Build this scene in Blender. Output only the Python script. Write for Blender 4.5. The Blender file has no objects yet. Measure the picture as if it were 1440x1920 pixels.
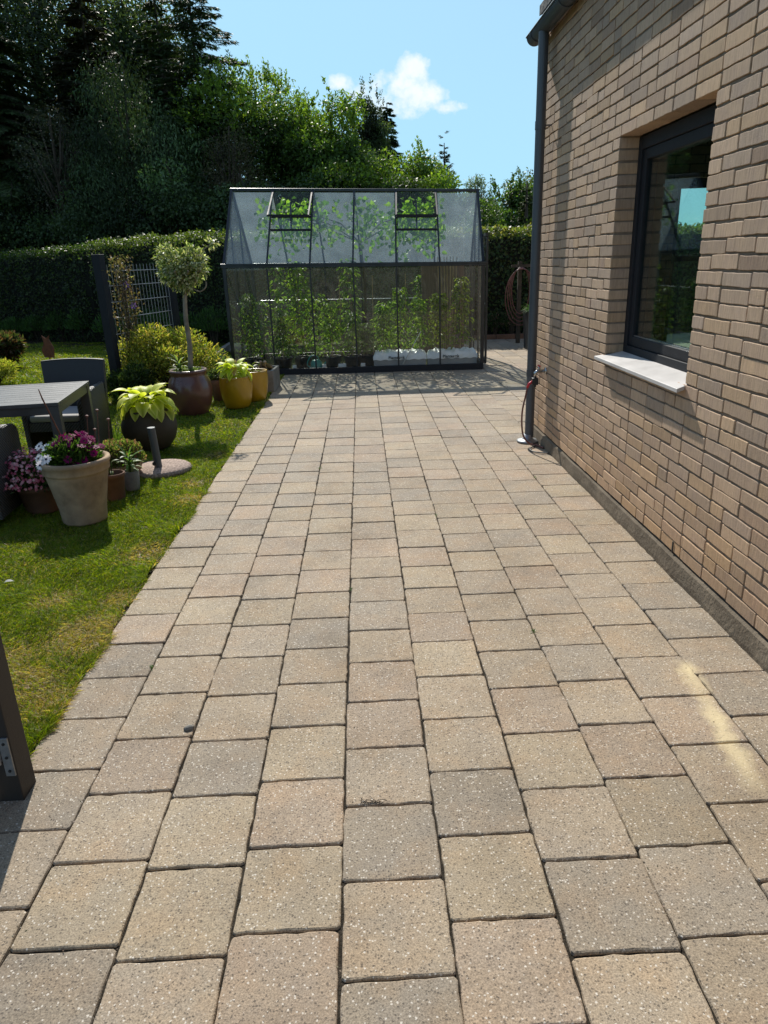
import bpy, math, random
import numpy as np
from mathutils import Vector, Matrix, Euler

R = math.radians
rng = np.random.default_rng(7)
random.seed(7)
SC = bpy.context.scene
COL = SC.collection

# ------------------------------------------------------------------ camera
cd = bpy.data.cameras.new('camera'); cam = bpy.data.objects.new('camera', cd); COL.objects.link(cam)
cd.sensor_width = 36; cd.lens = 24.812; cd.clip_start = .05; cd.clip_end = 2000
_r = Vector((.9989, -.0331, -.0325)); _f = Vector((.0203, .9422, -.3344)).normalized()
_r = (_r - _f * _r.dot(_f)).normalized(); _u = _r.cross(_f)
M = Matrix((( _r.x, _u.x, -_f.x, 0), (_r.y, _u.y, -_f.y, 0), (_r.z, _u.z, -_f.z, 1.5827), (0, 0, 0, 1)))
cam.matrix_world = M
SC.camera = cam

# ------------------------------------------------------------------ sky + sun
SUN_EL = 41.0; SUN_AZ = -12.0          # azimuth from +Y towards +X
w = bpy.data.worlds.new("World"); SC.world = w; w.use_nodes = True
nt = w.node_tree; nt.nodes.clear()
def N(nt, t, **k):
    n = nt.nodes.new(t)
    for a, b in k.items(): setattr(n, a, b)
    return n
def math_n(nt, op, a, b=None, c=None, clamp=False):
    n = N(nt, 'ShaderNodeMath', operation=op); n.use_clamp = clamp
    for i, v in enumerate((a, b, c)):
        if v is None: continue
        if isinstance(v, (int, float)): n.inputs[i].default_value = v
        else: nt.links.new(v, n.inputs[i])
    return n.outputs[0]
def mixc(nt, f, a, b, mode='MIX'):
    n = N(nt, 'ShaderNodeMix', data_type='RGBA', blend_type=mode)
    for i, v in ((0, f), (6, a), (7, b)):
        if isinstance(v, (int, float)): n.inputs[i].default_value = v
        elif isinstance(v, tuple): n.inputs[i].default_value = (*v[:3], 1)
        else: nt.links.new(v, n.inputs[i])
    return n.outputs[2]
SKY_STR = .15
out = N(nt, 'ShaderNodeOutputWorld'); bg = N(nt, 'ShaderNodeBackground'); bg.inputs[1].default_value = SKY_STR
sky = N(nt, 'ShaderNodeTexSky', sky_type='NISHITA'); sky.sun_disc = False
sky.sun_elevation = R(SUN_EL); sky.sun_rotation = R(SUN_AZ); sky.altitude = 0; sky.air_density = 1.0; sky.dust_density = .6; sky.ozone_density = 1.2
tc = N(nt, 'ShaderNodeTexCoord'); sep = N(nt, 'ShaderNodeSeparateXYZ'); nt.links.new(tc.outputs['Generated'], sep.inputs[0])
X, Y, Z = sep.outputs
Yc = math_n(nt, 'MAXIMUM', Y, .05)
cu = math_n(nt, 'DIVIDE', X, Yc); cv = math_n(nt, 'DIVIDE', Z, Yc)
comb = N(nt, 'ShaderNodeCombineXYZ'); nt.links.new(cu, comb.inputs[0]); nt.links.new(cv, comb.inputs[1])
nz = N(nt, 'ShaderNodeTexNoise'); nz.inputs['Scale'].default_value = 32; nz.inputs['Detail'].default_value = 9; nz.inputs['Roughness'].default_value = .62
nt.links.new(comb.outputs[0], nz.inputs['Vector'])
nz2 = N(nt, 'ShaderNodeTexNoise'); nz2.inputs['Scale'].default_value = 60; nz2.inputs['Detail'].default_value = 6
nt.links.new(comb.outputs[0], nz2.inputs['Vector'])
dens = None
for (u_, v_, ru, rv, s_) in ((.072, .222, .024, .018, 1.1), (.066, .203, .036, .024, 1.0), (.088, .192, .032, .022, 1.0), (.040, .205, .022, .016, .8), (.050, .187, .034, .016, .85),
                         (.112, .181, .026, .007, .75), (-.014, .209, .02, .010, .6), (.02, .196, .03, .014, .6), (.080, .178, .04, .010, .6), (-.55, .33, .10, .03, .5), (.62, .25, .12, .03, .6)):
    du = math_n(nt, 'MULTIPLY', math_n(nt, 'SUBTRACT', cu, u_), 1 / ru); dv = math_n(nt, 'MULTIPLY', math_n(nt, 'SUBTRACT', cv, v_), 1 / rv)
    d2 = math_n(nt, 'ADD', math_n(nt, 'MULTIPLY', du, du), math_n(nt, 'MULTIPLY', dv, dv))
    g = math_n(nt, 'MULTIPLY', math_n(nt, 'SUBTRACT', 1.35, d2, clamp=False), s_)
    g = math_n(nt, 'MAXIMUM', g, -1.0)
    dens = g if dens is None else math_n(nt, 'MAXIMUM', dens, g)
dn = math_n(nt, 'ADD', dens, math_n(nt, 'MULTIPLY', math_n(nt, 'SUBTRACT', nz.outputs[0], .55), 4.2))
mask = math_n(nt, 'MULTIPLY', math_n(nt, 'SMOOTH_MIN', math_n(nt, 'MAXIMUM', math_n(nt, 'MULTIPLY', dn, .8), 0.), 1., .5), .95, clamp=True)
mask = math_n(nt, 'MULTIPLY', mask, math_n(nt, 'GREATER_THAN', Y, .1))
shade = math_n(nt, 'MULTIPLY_ADD', nz2.outputs[0], .75, .60, clamp=False)
cl = mixc(nt, shade, (3.3, 3.85, 4.4), (5.2, 5.45, 5.6))
hs = N(nt, 'ShaderNodeHueSaturation'); hs.inputs['Saturation'].default_value = .90; hs.inputs['Hue'].default_value = .5; hs.inputs['Value'].default_value = 1.0
nt.links.new(sky.outputs[0], hs.inputs['Color'])
# tone curve compresses the sky's glare near the sun: soft shoulder on each channel
sr = N(nt, 'ShaderNodeSeparateColor'); nt.links.new(hs.outputs[0], sr.inputs[0]); cc = N(nt, 'ShaderNodeCombineColor')
for i, cap in enumerate((2.4, 4.35, 5.9)):
    q = math_n(nt, 'DIVIDE', sr.outputs[i], cap); q4 = math_n(nt, 'POWER', math_n(nt, 'ADD', math_n(nt, 'POWER', q, 2.6), 1.), 1 / 2.6)
    nt.links.new(math_n(nt, 'DIVIDE', sr.outputs[i], q4), cc.inputs[i])
nt.links.new(mixc(nt, mask, cc.outputs[0], cl), bg.inputs[0]); nt.links.new(bg.outputs[0], out.inputs[0])

sl = bpy.data.lights.new('sun', 'SUN'); sl.energy = 4.5; sl.angle = R(.53); sl.color = (1.0, .955, .87)
so = bpy.data.objects.new('sun', sl); COL.objects.link(so)
_d = Vector((-math.sin(R(SUN_AZ)) * math.cos(R(SUN_EL)), -math.cos(R(SUN_AZ)) * math.cos(R(SUN_EL)), -math.sin(R(SUN_EL))))
so.rotation_euler = _d.to_track_quat('-Z', 'Y').to_euler(); so.location = (-3, 10, 12)
SC.view_settings.view_transform = 'Standard'; SC.view_settings.look = 'None'
SC.view_settings.exposure = 0.39; SC.view_settings.gamma = 1.0
SC.render.engine = 'CYCLES'
cy = SC.cycles; cy.max_bounces = 8; cy.transparent_max_bounces = 24; cy.diffuse_bounces = 3; cy.glossy_bounces = 3; cy.transmission_bounces = 4
cy.caustics_reflective = False; cy.caustics_refractive = False
try:
    cy.use_denoising = True; cy.denoiser = 'OPENIMAGEDENOISE'
except Exception: pass
cy.sample_clamp_indirect = 6.0

# ------------------------------------------------------------------ materials
def new_mat(name):
    m = bpy.data.materials.new(name); m.use_nodes = True
    return m, m.node_tree, m.node_tree.nodes['Principled BSDF']
def noise(nt, scale, detail=4, rough=.55, vec=None, dist=0.):
    n = N(nt, 'ShaderNodeTexNoise'); n.inputs['Scale'].default_value = scale; n.inputs['Detail'].default_value = detail
    n.inputs['Roughness'].default_value = rough; n.inputs['Distortion'].default_value = dist
    if vec is not None: nt.links.new(vec, n.inputs['Vector'])
    return n.outputs[0]
def objco(nt, scale=None):
    t = N(nt, 'ShaderNodeTexCoord')
    if scale is None: return t.outputs['Object']
    m = N(nt, 'ShaderNodeMapping'); m.inputs['Scale'].default_value = scale; nt.links.new(t.outputs['Object'], m.inputs[0]); return m.outputs[0]
def ramp(nt, f, stops):
    r = N(nt, 'ShaderNodeValToRGB'); nt.links.new(f, r.inputs[0])
    while len(r.color_ramp.elements) < len(stops): r.color_ramp.elements.new(.5)
    for e, (p, c) in zip(r.color_ramp.elements, stops): e.position = p; e.color = (*c, 1) if len(c) == 3 else c
    return r.outputs[0]
def bump(nt, bs, h, strength=.3, dist=.01):
    b = N(nt, 'ShaderNodeBump'); b.inputs['Strength'].default_value = strength; b.inputs['Distance'].default_value = dist
    nt.links.new(h, b.inputs['Height']); nt.links.new(b.outputs[0], bs.inputs['Normal'])
def simple(name, c, c2=None, rough=.6, metal=0., scale=8., bs=.15, bscale=60., bdist=.004, spec=.5, coat=0., co=None):
    m, nt, b = new_mat(name); v = objco(nt, co)
    c2 = c2 or tuple(x * .7 for x in c)
    f = noise(nt, scale, 5, .6, v)
    nt.links.new(ramp(nt, f, ((.3, c2), (.7, c))), b.inputs['Base Color'])
    f2 = noise(nt, bscale, 4, .6, v)
    b.inputs['Metallic'].default_value = metal; b.inputs['Specular IOR Level'].default_value = spec
    nt.links.new(math_n(nt, 'MULTIPLY_ADD', f, .25, rough - .12, clamp=True), b.inputs['Roughness'])
    if coat: b.inputs['Coat Weight'].default_value = coat; b.inputs['Coat Roughness'].default_value = .15
    if bs: bump(nt, b, f2, bs, bdist)
    return m
def leafmat(name, trans=.45, rough=.5, spec=.35, tint=(1.25, 1.35, .55)):
    m, nt, b = new_mat(name)
    a = N(nt, 'ShaderNodeAttribute'); a.attribute_name = 'Col'
    nt.links.new(a.outputs['Color'], b.inputs['Base Color']); b.inputs['Roughness'].default_value = rough; b.inputs['Specular IOR Level'].default_value = spec
    t = N(nt, 'ShaderNodeBsdfTranslucent'); nt.links.new(mixc(nt, 1.0, a.outputs['Color'], tint, 'MULTIPLY'), t.inputs[0])
    mx = N(nt, 'ShaderNodeMixShader'); mx.inputs[0].default_value = trans
    nt.links.new(b.outputs[0], mx.inputs[1]); nt.links.new(t.outputs[0], mx.inputs[2])
    nt.links.new(mx.outputs[0], nt.nodes['Material Output'].inputs[0])
    return m

MT = {}
MT['leaf'] = leafmat('leaf')
MT['needle'] = leafmat('needle', .2, .6, .25)
MT['petal'] = leafmat('petal', .35, .6, .2, (1.1, 1.0, 1.0))
MT['grass'] = leafmat('grass_blade', .5, .5, .3, (1.4, 1.35, .35))
MT['bark'] = simple('bark', (.11, .085, .06), (.045, .035, .026), .9, scale=5, bs=.6, bscale=30, bdist=.02, spec=.2)
MT['bark_pale'] = simple('pale_bark', (.30, .26, .20), (.14, .12, .095), .85, scale=14, bs=.5, bscale=60, bdist=.006, spec=.2)
MT['birch'] = simple('birch_bark', (.45, .43, .39), (.08, .07, .06), .8, scale=4, co=(1, 1, 5), bs=.3)
MT['metal_dark'] = simple('dark_coated_metal', (.017, .019, .024), (.011, .012, .016), .6, .0, spec=.3, bs=.05, bscale=200)
MT['metal_grey'] = simple('grey_zinc_metal', (.085, .098, .115), (.060, .070, .083), .4, .2, scale=3, bs=.04, bscale=90, co=(1, 1, .4))
MT['gh_frame'] = simple('greenhouse_aluminium', (.05, .055, .06), (.03, .033, .037), .35, .7, bs=.03, bscale=120)
MT['alu'] = simple('bare_aluminium', (.55, .56, .57), (.42, .43, .45), .32, .9, bs=.03)
MT['table'] = simple('grey_table_slats', (.068, .068, .070), (.045, .045, .048), .38, scale=6, bs=.12, bscale=150, co=(1, 12, 1))
MT['soil'] = simple('dark_soil', (.055, .040, .028), (.018, .013, .009), .95, scale=25, bs=.8, bscale=70, bdist=.02, spec=.1)
MT['fill'] = simple('joint_sand', (.055, .045, .034), (.018, .015, .011), .95, scale=20, bs=.8, bscale=160, bdist=.01, spec=.1)
MT['mortar'] = simple('mortar', (.26, .21, .16), (.16, .125, .095), .95, scale=14, bs=.6, bscale=140, bdist=.006, spec=.1)
MT['plinth'] = simple('cement_render', (.22, .178, .13), (.12, .096, .07), .92, scale=5, bs=.7, bscale=45, bdist=.01, spec=.15)
MT['terracotta_pale'] = simple('pale_weathered_terracotta', (.50, .36, .235), (.22, .155, .10), .85, scale=6, bs=.45, bscale=45, bdist=.006, spec=.2)
MT['terracotta'] = simple('brown_terracotta', (.20, .105, .065), (.115, .06, .038), .8, scale=8, bs=.3, bscale=60, spec=.25)
MT['glaze_red'] = simple('red_brown_glaze', (.150, .062, .045), (.085, .034, .026), .30, scale=3.5, bs=.12, bscale=14, bdist=.01, coat=.35)
MT['glaze_dark'] = simple('dark_grey_brown_glaze', (.078, .060, .036), (.045, .034, .020), .62, scale=4, bs=.2, bscale=30, spec=.25)
MT['glaze_yellow'] = simple('ochre_yellow_glaze', (.46, .27, .008), (.34, .19, .006), .34, scale=4, bs=.1, bscale=20, coat=.3)
MT['concrete'] = simple('grey_concrete', (.27, .25, .22), (.15, .14, .12), .9, scale=9, bs=.6, bscale=80, bdist=.006, spec=.2)
MT['aggregate'] = simple('exposed_aggregate', (.62, .47, .38), (.16, .11, .09), .85, scale=60, bs=1., bscale=75, bdist=.014, spec=.2)
MT['sill'] = simple('pale_stone_sill', (.60, .57, .55), (.44, .42, .40), .45, scale=4, bs=.06, spec=.4)
MT['black'] = simple('black_plastic', (.020, .020, .021), (.012, .012, .013), .45, bs=.05)
MT['teal'] = simple('teal_plastic', (.03, .30, .26), (.02, .22, .19), .4, bs=.03)
MT['red'] = simple('red_plastic', (.62, .03, .05), (.45, .02, .035), .4, bs=.03)
MT['chrome'] = simple('worn_chrome', (.55, .55, .55), (.35, .35, .35), .25, 1., bs=.05)
MT['whitefilm'] = simple('white_bag_film', (.88, .89, .90), (.70, .72, .74), .4, scale=9, bs=.6, bscale=18, bdist=.02)
MT['greybox'] = simple('grey_box_plastic', (.30, .31, .32), (.20, .21, .22), .5, scale=3, bs=.15, bscale=9, bdist=.01)
MT['ink'] = simple('black_ink', (.02, .02, .02), (.02, .02, .02), .6, bs=0)
MT['foam'] = simple('white_foam', (.78, .78, .76), (.65, .65, .64), .8, bs=.2)
MT['rust'] = simple('rusty_steel', (.22, .075, .03), (.10, .035, .018), .85, scale=14, bs=.4)
MT['gatewood'] = simple('dark_brown_painted_wood', (.026, .021, .018), (.015, .012, .010), .6, scale=3, bs=.25, bscale=60, co=(8, 8, .6))
MT['gateboard'] = simple('weathered_board', (.105, .085, .068), (.05, .04, .032), .8, scale=4, bs=.3, bscale=50, co=(8, 8, .8))
MT['galv'] = simple('galvanised_steel', (.34, .35, .36), (.20, .21, .22), .45, .7, scale=25, bs=.1)
MT['cane'] = simple('bamboo', (.42, .31, .15), (.28, .20, .09), .6, scale=20, bs=.1)
MT['hosered'] = simple('red_brown_hose', (.20, .065, .05), (.12, .045, .035), .5, bs=.05)
MT['hosedark'] = simple('dark_hose', (.05, .045, .04), (.03, .03, .028), .5, bs=.05)
MT['plaster'] = simple('interior_plaster', (.42, .40, .37), (.36, .34, .32), .9, bs=.05)
MT['woodfloor'] = simple('interior_floor', (.20, .13, .08), (.13, .08, .05), .4, scale=3, co=(1, 8, 1), bs=.05)
MT['rooftile'] = simple('dark_roof_tiles', (.045, .042, .04), (.025, .024, .023), .7, scale=6, bs=.5, bscale=12, bdist=.03)
MT['wire'] = simple('grey_wire', (.42, .43, .44), (.32, .33, .34), .45, .5, bs=0)

# wicker weave
def wicker_mat():
    m, nt, b = new_mat('grey_wicker'); v = objco(nt)
    wv = N(nt, 'ShaderNodeTexWave', wave_type='BANDS', bands_direction='Z'); wv.inputs['Scale'].default_value = 38; wv.inputs['Distortion'].default_value = 1.2
    wv2 = N(nt, 'ShaderNodeTexWave', wave_type='BANDS', bands_direction='DIAGONAL'); wv2.inputs['Scale'].default_value = 24
    nt.links.new(v, wv.inputs[0]); nt.links.new(v, wv2.inputs[0])
    h = math_n(nt, 'MULTIPLY', wv.outputs[1], wv2.outputs[1])
    nt.links.new(ramp(nt, h, ((.0, (.03, .027, .025)), (.6, (.12, .11, .10)), (1., (.20, .185, .175)))), b.inputs['Base Color'])
    b.inputs['Roughness'].default_value = .5; bump(nt, b, h, .9, .006)
    return m
MT['wicker'] = wicker_mat()

def paver_mat():
    m, nt, b = new_mat('concrete_pavers'); v = objco(nt)
    a = N(nt, 'ShaderNodeAttribute'); a.attribute_name = 'Col'
    c = a.outputs['Color']
    cloud = noise(nt, 7, 4, .6, v)
    c = mixc(nt, math_n(nt, 'MULTIPLY', ramp(nt, cloud, ((.42, (0, 0, 0)), (.60, (1, 1, 1)))), .7), c, mixc(nt, 1., c, (.91, .94, 1.0), 'MULTIPLY'))
    c = mixc(nt, math_n(nt, 'MULTIPLY', ramp(nt, noise(nt, 5.3, 3, .6, v), ((.48, (0, 0, 0)), (.62, (1, 1, 1)))), .5), c, mixc(nt, 1., c, (1.07, .97, .88), 'MULTIPLY'))
    dirt = ramp(nt, noise(nt, 2.1, 7, .68, v), ((.32, (.76, .75, .73)), (.5, (.96, .96, .96)), (.65, (1.04, 1.04, 1.03))))
    c = mixc(nt, 1., c, dirt, 'MULTIPLY')
    fine = noise(nt, 210, 5, .75, v)
    c = mixc(nt, 1., c, ramp(nt, fine, ((.30, (.42, .40, .39)), (.5, (.97, .97, .97)), (.68, (1.46, 1.45, 1.42)))), 'MULTIPLY')
    vo = N(nt, 'ShaderNodeTexVoronoi'); vo.inputs['Scale'].default_value = 150; nzv = N(nt, 'ShaderNodeTexNoise'); nzv.inputs['Scale'].default_value = 260; nt.links.new(v, nzv.inputs['Vector'])
    vm = N(nt, 'ShaderNodeVectorMath', operation='SCALE'); vm.inputs['Scale'].default_value = .007; nt.links.new(nzv.outputs['Color'], vm.inputs[0])
    va = N(nt, 'ShaderNodeVectorMath', operation='ADD'); nt.links.new(v, va.inputs[0]); nt.links.new(vm.outputs[0], va.inputs[1]); nt.links.new(va.outputs[0], vo.inputs['Vector'])
    sepc = N(nt, 'ShaderNodeSeparateColor'); nt.links.new(vo.outputs['Color'], sepc.inputs[0])
    near = ramp(nt, vo.outputs['Distance'], ((.30, (1, 1, 1)), (.48, (0, 0, 0))))
    wm = math_n(nt, 'MULTIPLY', near, math_n(nt, 'GREATER_THAN', sepc.outputs[0], .89))
    dm = math_n(nt, 'MULTIPLY', near, math_n(nt, 'LESS_THAN', sepc.outputs[0], .19))
    c = mixc(nt, math_n(nt, 'MULTIPLY', wm, .70), c, (.72, .66, .57)); c = mixc(nt, math_n(nt, 'MULTIPLY', dm, .66), c, (.085, .068, .055))
    # spilt sand stain
    sp = N(nt, 'ShaderNodeSeparateXYZ'); nt.links.new(v, sp.inputs[0])
    ax, ay, bx, by = 1.262, 2.50, 1.16, 1.70
    L = math.hypot(bx - ax, by - ay); ux, uy = (bx - ax) / L, (by - ay) / L
    px = math_n(nt, 'SUBTRACT', sp.outputs[0], ax); py = math_n(nt, 'SUBTRACT', sp.outputs[1], ay)
    t = math_n(nt, 'ADD', math_n(nt, 'MULTIPLY', px, ux), math_n(nt, 'MULTIPLY', py, uy))
    s = math_n(nt, 'ABSOLUTE', math_n(nt, 'ADD', math_n(nt, 'MULTIPLY', px, -uy), math_n(nt, 'MULTIPLY', py, ux)))
    s = math_n(nt, 'ADD', s, math_n(nt, 'MULTIPLY', math_n(nt, 'SUBTRACT', noise(nt, 14, 5, .6, v), .5), .09))
    k1 = ramp(nt, math_n(nt, 'MULTIPLY', s, 10), ((.08, (1, 1, 1)), (.52, (0, 0, 0))))
    k2 = ramp(nt, math_n(nt, 'DIVIDE', t, L), ((.0, (0, 0, 0)), (.10, (.95, .95, .95)), (.30, (.35, .35, .35)), (.5, (.8, .8, .8)), (.8, (.6, .6, .6)), (1., (0, 0, 0))))
    c = mixc(nt, math_n(nt, 'MULTIPLY', math_n(nt, 'MULTIPLY', k1, k2), 1.0), c, (.66, .54, .32))
    nt.links.new(c, b.inputs['Base Color']); b.inputs['Roughness'].default_value = .82; b.inputs['Specular IOR Level'].default_value = .3
    h = math_n(nt, 'ADD', math_n(nt, 'MULTIPLY', fine, .5), math_n(nt, 'MULTIPLY', noise(nt, 60, 3, .6, v), .6))
    h = math_n(nt, 'ADD', h, math_n(nt, 'MULTIPLY', dm, -.4))
    bump(nt, b, h, .55, .006)
    return m
MT['paver'] = paver_mat()

def brick_mat():
    m, nt, b = new_mat('buff_bricks'); v = objco(nt)
    a = N(nt, 'ShaderNodeAttribute'); a.attribute_name = 'Col'
    c = a.outputs['Color']
    st = noise(nt, 90, 4, .6, objco(nt, (1, 1, .12)))
    c = mixc(nt, 1., c, ramp(nt, st, ((.30, (.80, .79, .78)), (.55, (1, 1, 1)), (.75, (1.10, 1.08, 1.06)))), 'MULTIPLY')
    cl_ = noise(nt, 13, 5, .62, v)
    c = mixc(nt, math_n(nt, 'MULTIPLY', ramp(nt, cl_, ((.45, (0, 0, 0)), (.68, (1, 1, 1)))), .45), c, mixc(nt, 1., c, (.80, .80, .92), 'MULTIPLY'))
    sp = N(nt, 'ShaderNodeSeparateXYZ'); nt.links.new(v, sp.inputs[0])
    low = math_n(nt, 'MULTIPLY', math_n(nt, 'SUBTRACT', .75, sp.outputs[2], clamp=True), .55)       # lower courses are more ochre
    c = mixc(nt, low, c, mixc(nt, 1., c, (1.22, .98, .66), 'MULTIPLY'))
    nt.links.new(c, b.inputs['Base Color']); b.inputs['Roughness'].default_value = .85; b.inputs['Specular IOR Level'].default_value = .25
    h = math_n(nt, 'ADD', math_n(nt, 'MULTIPLY', st, .6), math_n(nt, 'MULTIPLY', noise(nt, 160, 3, .7, v), .4))
    bump(nt, b, h, .55, .005)
    return m
MT['brick'] = brick_mat()

def lawn_mat():
    m, nt, b = new_mat('lawn_turf'); v = objco(nt)
    c = ramp(nt, noise(nt, 1.3, 6, .65, v), ((.35, (.045, .062, .010)), (.6, (.080, .105, .014))))
    c = mixc(nt, ramp(nt, noise(nt, 90, 4, .7, v), ((.35, (0, 0, 0)), (.65, (1, 1, 1)))), mixc(nt, 1., c, (.5, .5, .5), 'MULTIPLY'), c)
    nt.links.new(c, b.inputs['Base Color']); b.inputs['Roughness'].default_value = .9; b.inputs['Specular IOR Level'].default_value = .1
    bump(nt, b, noise(nt, 70, 4, .7, v), 1., .03); return m
MT['lawn'] = lawn_mat()

def glass_mat(name, refl=.5, tint=(.93, .97, .95), dirt=0., dirt_col=(.6, .65, .63), dscale=6, rough=.02, coat=1.):
    m, nt, b = new_mat(name); nt.nodes.remove(b)
    tr = N(nt, 'ShaderNodeBsdfTransparent'); tr.inputs[0].default_value = (*tint, 1)
    gl = N(nt, 'ShaderNodeBsdfGlossy'); gl.inputs['Roughness'].default_value = rough; gl.inputs[0].default_value = (coat, coat, coat, 1)
    lw = N(nt, 'ShaderNodeLayerWeight'); lw.inputs[0].default_value = .5
    fr = math_n(nt, 'MULTIPLY_ADD', math_n(nt, 'POWER', lw.outputs['Facing'], 5.), .96, .045)
    mx = N(nt, 'ShaderNodeMixShader'); nt.links.new(math_n(nt, 'MULTIPLY', fr, refl * 2, clamp=True), mx.inputs[0])
    nt.links.new(tr.outputs[0], mx.inputs[1]); nt.links.new(gl.outputs[0], mx.inputs[2])
    last = mx.outputs[0]
    if dirt:
        v = objco(nt)
        di = N(nt, 'ShaderNodeBsdfDiffuse'); di.inputs[0].default_value = (*dirt_col, 1)
        tl = N(nt, 'ShaderNodeBsdfTranslucent'); tl.inputs[0].default_value = (*dirt_col, 1)
        dm = N(nt, 'ShaderNodeMixShader'); dm.inputs[0].default_value = .5; nt.links.new(di.outputs[0], dm.inputs[1]); nt.links.new(tl.outputs[0], dm.inputs[2])
        f = math_n(nt, 'MULTIPLY_ADD', noise(nt, dscale, 6, .65, v, .4), dirt * 1.5, dirt * .25, clamp=True)
        m2 = N(nt, 'ShaderNodeMixShader'); nt.links.new(f, m2.inputs[0]); nt.links.new(last, m2.inputs[1]); nt.links.new(dm.outputs[0], m2.inputs[2]); last = m2.outputs[0]
    nt.links.new(last, nt.nodes['Material Output'].inputs[0]); return m
MT['glass_roof'] = glass_mat('dusty_roof_glass', .9, (.90, .95, .94), .24, (.58, .68, .72), 3.0)
MT['glass_wall'] = glass_mat('greenhouse_wall_glass', .40, (.95, .97, .95), .035, (.55, .55, .50), 2.5)
MT['glass_clear'] = glass_mat('clean_vent_glass', .12, (.95, .98, .96), .0)
MT['glass_win'] = glass_mat('window_glass', .55, (.84, .95, .92), .0)

# ------------------------------------------------------------------ mesh building
class MB:
    def __init__(s): s.v = []; s.f = []; s.c = []; s.n = 0; s.cc = (1, 1, 1)
    def add(s, V, F, c=None):
        V = [tuple(map(float, p)) for p in V]; o = s.n
        s.v += V; s.n += len(V); s.f += [tuple(int(i) + o for i in f) for f in F]
        if c is None: c = s.cc
        if len(V) and np.ndim(c) == 2: s.c += [tuple(x) for x in c]
        else: s.c += [tuple(c)] * len(V)
        return s
    def box(s, a, b, M=None, c=None):
        (x0, y0, z0), (x1, y1, z1) = a, b
        V = [(x0, y0, z0), (x1, y0, z0), (x1, y1, z0), (x0, y1, z0), (x0, y0, z1), (x1, y0, z1), (x1, y1, z1), (x0, y1, z1)]
        if M is not None: V = [tuple(M @ Vector(p)) for p in V]
        return s.add(V, [(0, 3, 2, 1), (4, 5, 6, 7), (0, 1, 5, 4), (1, 2, 6, 5), (2, 3, 7, 6), (3, 0, 4, 7)], c)
    def bar(s, p, q, w, h, up=(0, 0, 1), c=None):
        p, q = Vector(p), Vector(q); d = (q - p).normalized(); up = Vector(up)
        if abs(d.dot(up)) > .98: up = Vector((0, 1, 0)) if abs(d.y) < .9 else Vector((1, 0, 0))
        x = d.cross(up).normalized() * (w / 2); y = x.cross(d).normalized() * (h / 2)
        V = [p - x - y, p + x - y, p + x + y, p - x + y, q - x - y, q + x - y, q + x + y, q - x + y]
        return s.add(V, [(0, 1, 2, 3), (7, 6, 5, 4), (0, 4, 5, 1), (1, 5, 6, 2), (2, 6, 7, 3), (3, 7, 4, 0)], c)
    def tube(s, pts, rad, sides=8, cap=True, c=None):
        P = [Vector(p) for p in pts]; n = len(P)
        rad = [rad] * n if isinstance(rad, (int, float)) else list(rad)
        V = []; F = []; prev = None
        for i in range(n):
            d = (P[min(i + 1, n - 1)] - P[max(i - 1, 0)]).normalized()
            if prev is None:
                a = Vector((0, 0, 1)) if abs(d.z) < .9 else Vector((1, 0, 0)); x = d.cross(a).normalized()
            else: x = (prev - d * prev.dot(d)).normalized()
            prev = x; y = d.cross(x)
            for k in range(sides):
                t = 2 * math.pi * k / sides; V.append(P[i] + (x * math.cos(t) + y * math.sin(t)) * rad[i])
        for i in range(n - 1):
            for k in range(sides):
                k2 = (k + 1) % sides; F.append((i * sides + k, i * sides + k2, (i + 1) * sides + k2, (i + 1) * sides + k))
        if cap: F.append(tuple(range(sides))[::-1]); F.append(tuple((n - 1) * sides + k for k in range(sides)))
        return s.add(V, F, c)
    def lathe(s, prof, ctr=(0, 0, 0), seg=40, wob=0., c=None):
        V = []; F = []; n = len(prof)
        for k in range(seg):
            t = 2 * math.pi * k / seg; q = 1 + wob * math.sin(2 * t + .7)
            for (r, z) in prof: V.append((ctr[0] + r * q * math.cos(t), ctr[1] + r * q * math.sin(t), ctr[2] + z))
        for k in range(seg):
            k2 = (k + 1) % seg
            for i in range(n - 1): F.append((k * n + i, k2 * n + i, k2 * n + i + 1, k * n + i + 1))
        if prof[0][0] > 1e-4: F.append(tuple(k * n for k in range(seg))[::-1])
        if prof[-1][0] > 1e-4: F.append(tuple(k * n + n - 1 for k in range(seg)))
        return s.add(V, F, c)
    def build(s, name, mat, parent=None, smooth=False, bevel=0., world=False, auto=False):
        me = bpy.data.meshes.new(name); off = Vector((0, 0, 0))
        if world and parent is not None: off = parent.location
        me.from_pydata([(x - off.x, y - off.y, z - off.z) for x, y, z in s.v], [], s.f); me.update()
        if any(c != (1, 1, 1) for c in s.c[:1] + s.c[-1:]):
            at = me.color_attributes.new('Col', 'FLOAT_COLOR', 'POINT')
            at.data.foreach_set('color', np.c_[np.array(s.c, dtype=np.float32), np.ones(len(s.c), dtype=np.float32)].ravel())
        return finish(me, name, mat, parent, smooth, bevel)
def finish(me, name, mat, parent, smooth=False, bevel=0.):
    o = bpy.data.objects.new(name, me); COL.objects.link(o)
    if mat is not None: me.materials.append(MT[mat] if isinstance(mat, str) else mat)
    if smooth: me.polygons.foreach_set('use_smooth', [True] * len(me.polygons))
    if bevel:
        b = o.modifiers.new('bevel', 'BEVEL'); b.width = bevel; b.segments = 2; b.limit_method = 'ANGLE'; b.angle_limit = R(40)
    if parent is not None: o.parent = parent
    return o
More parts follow.
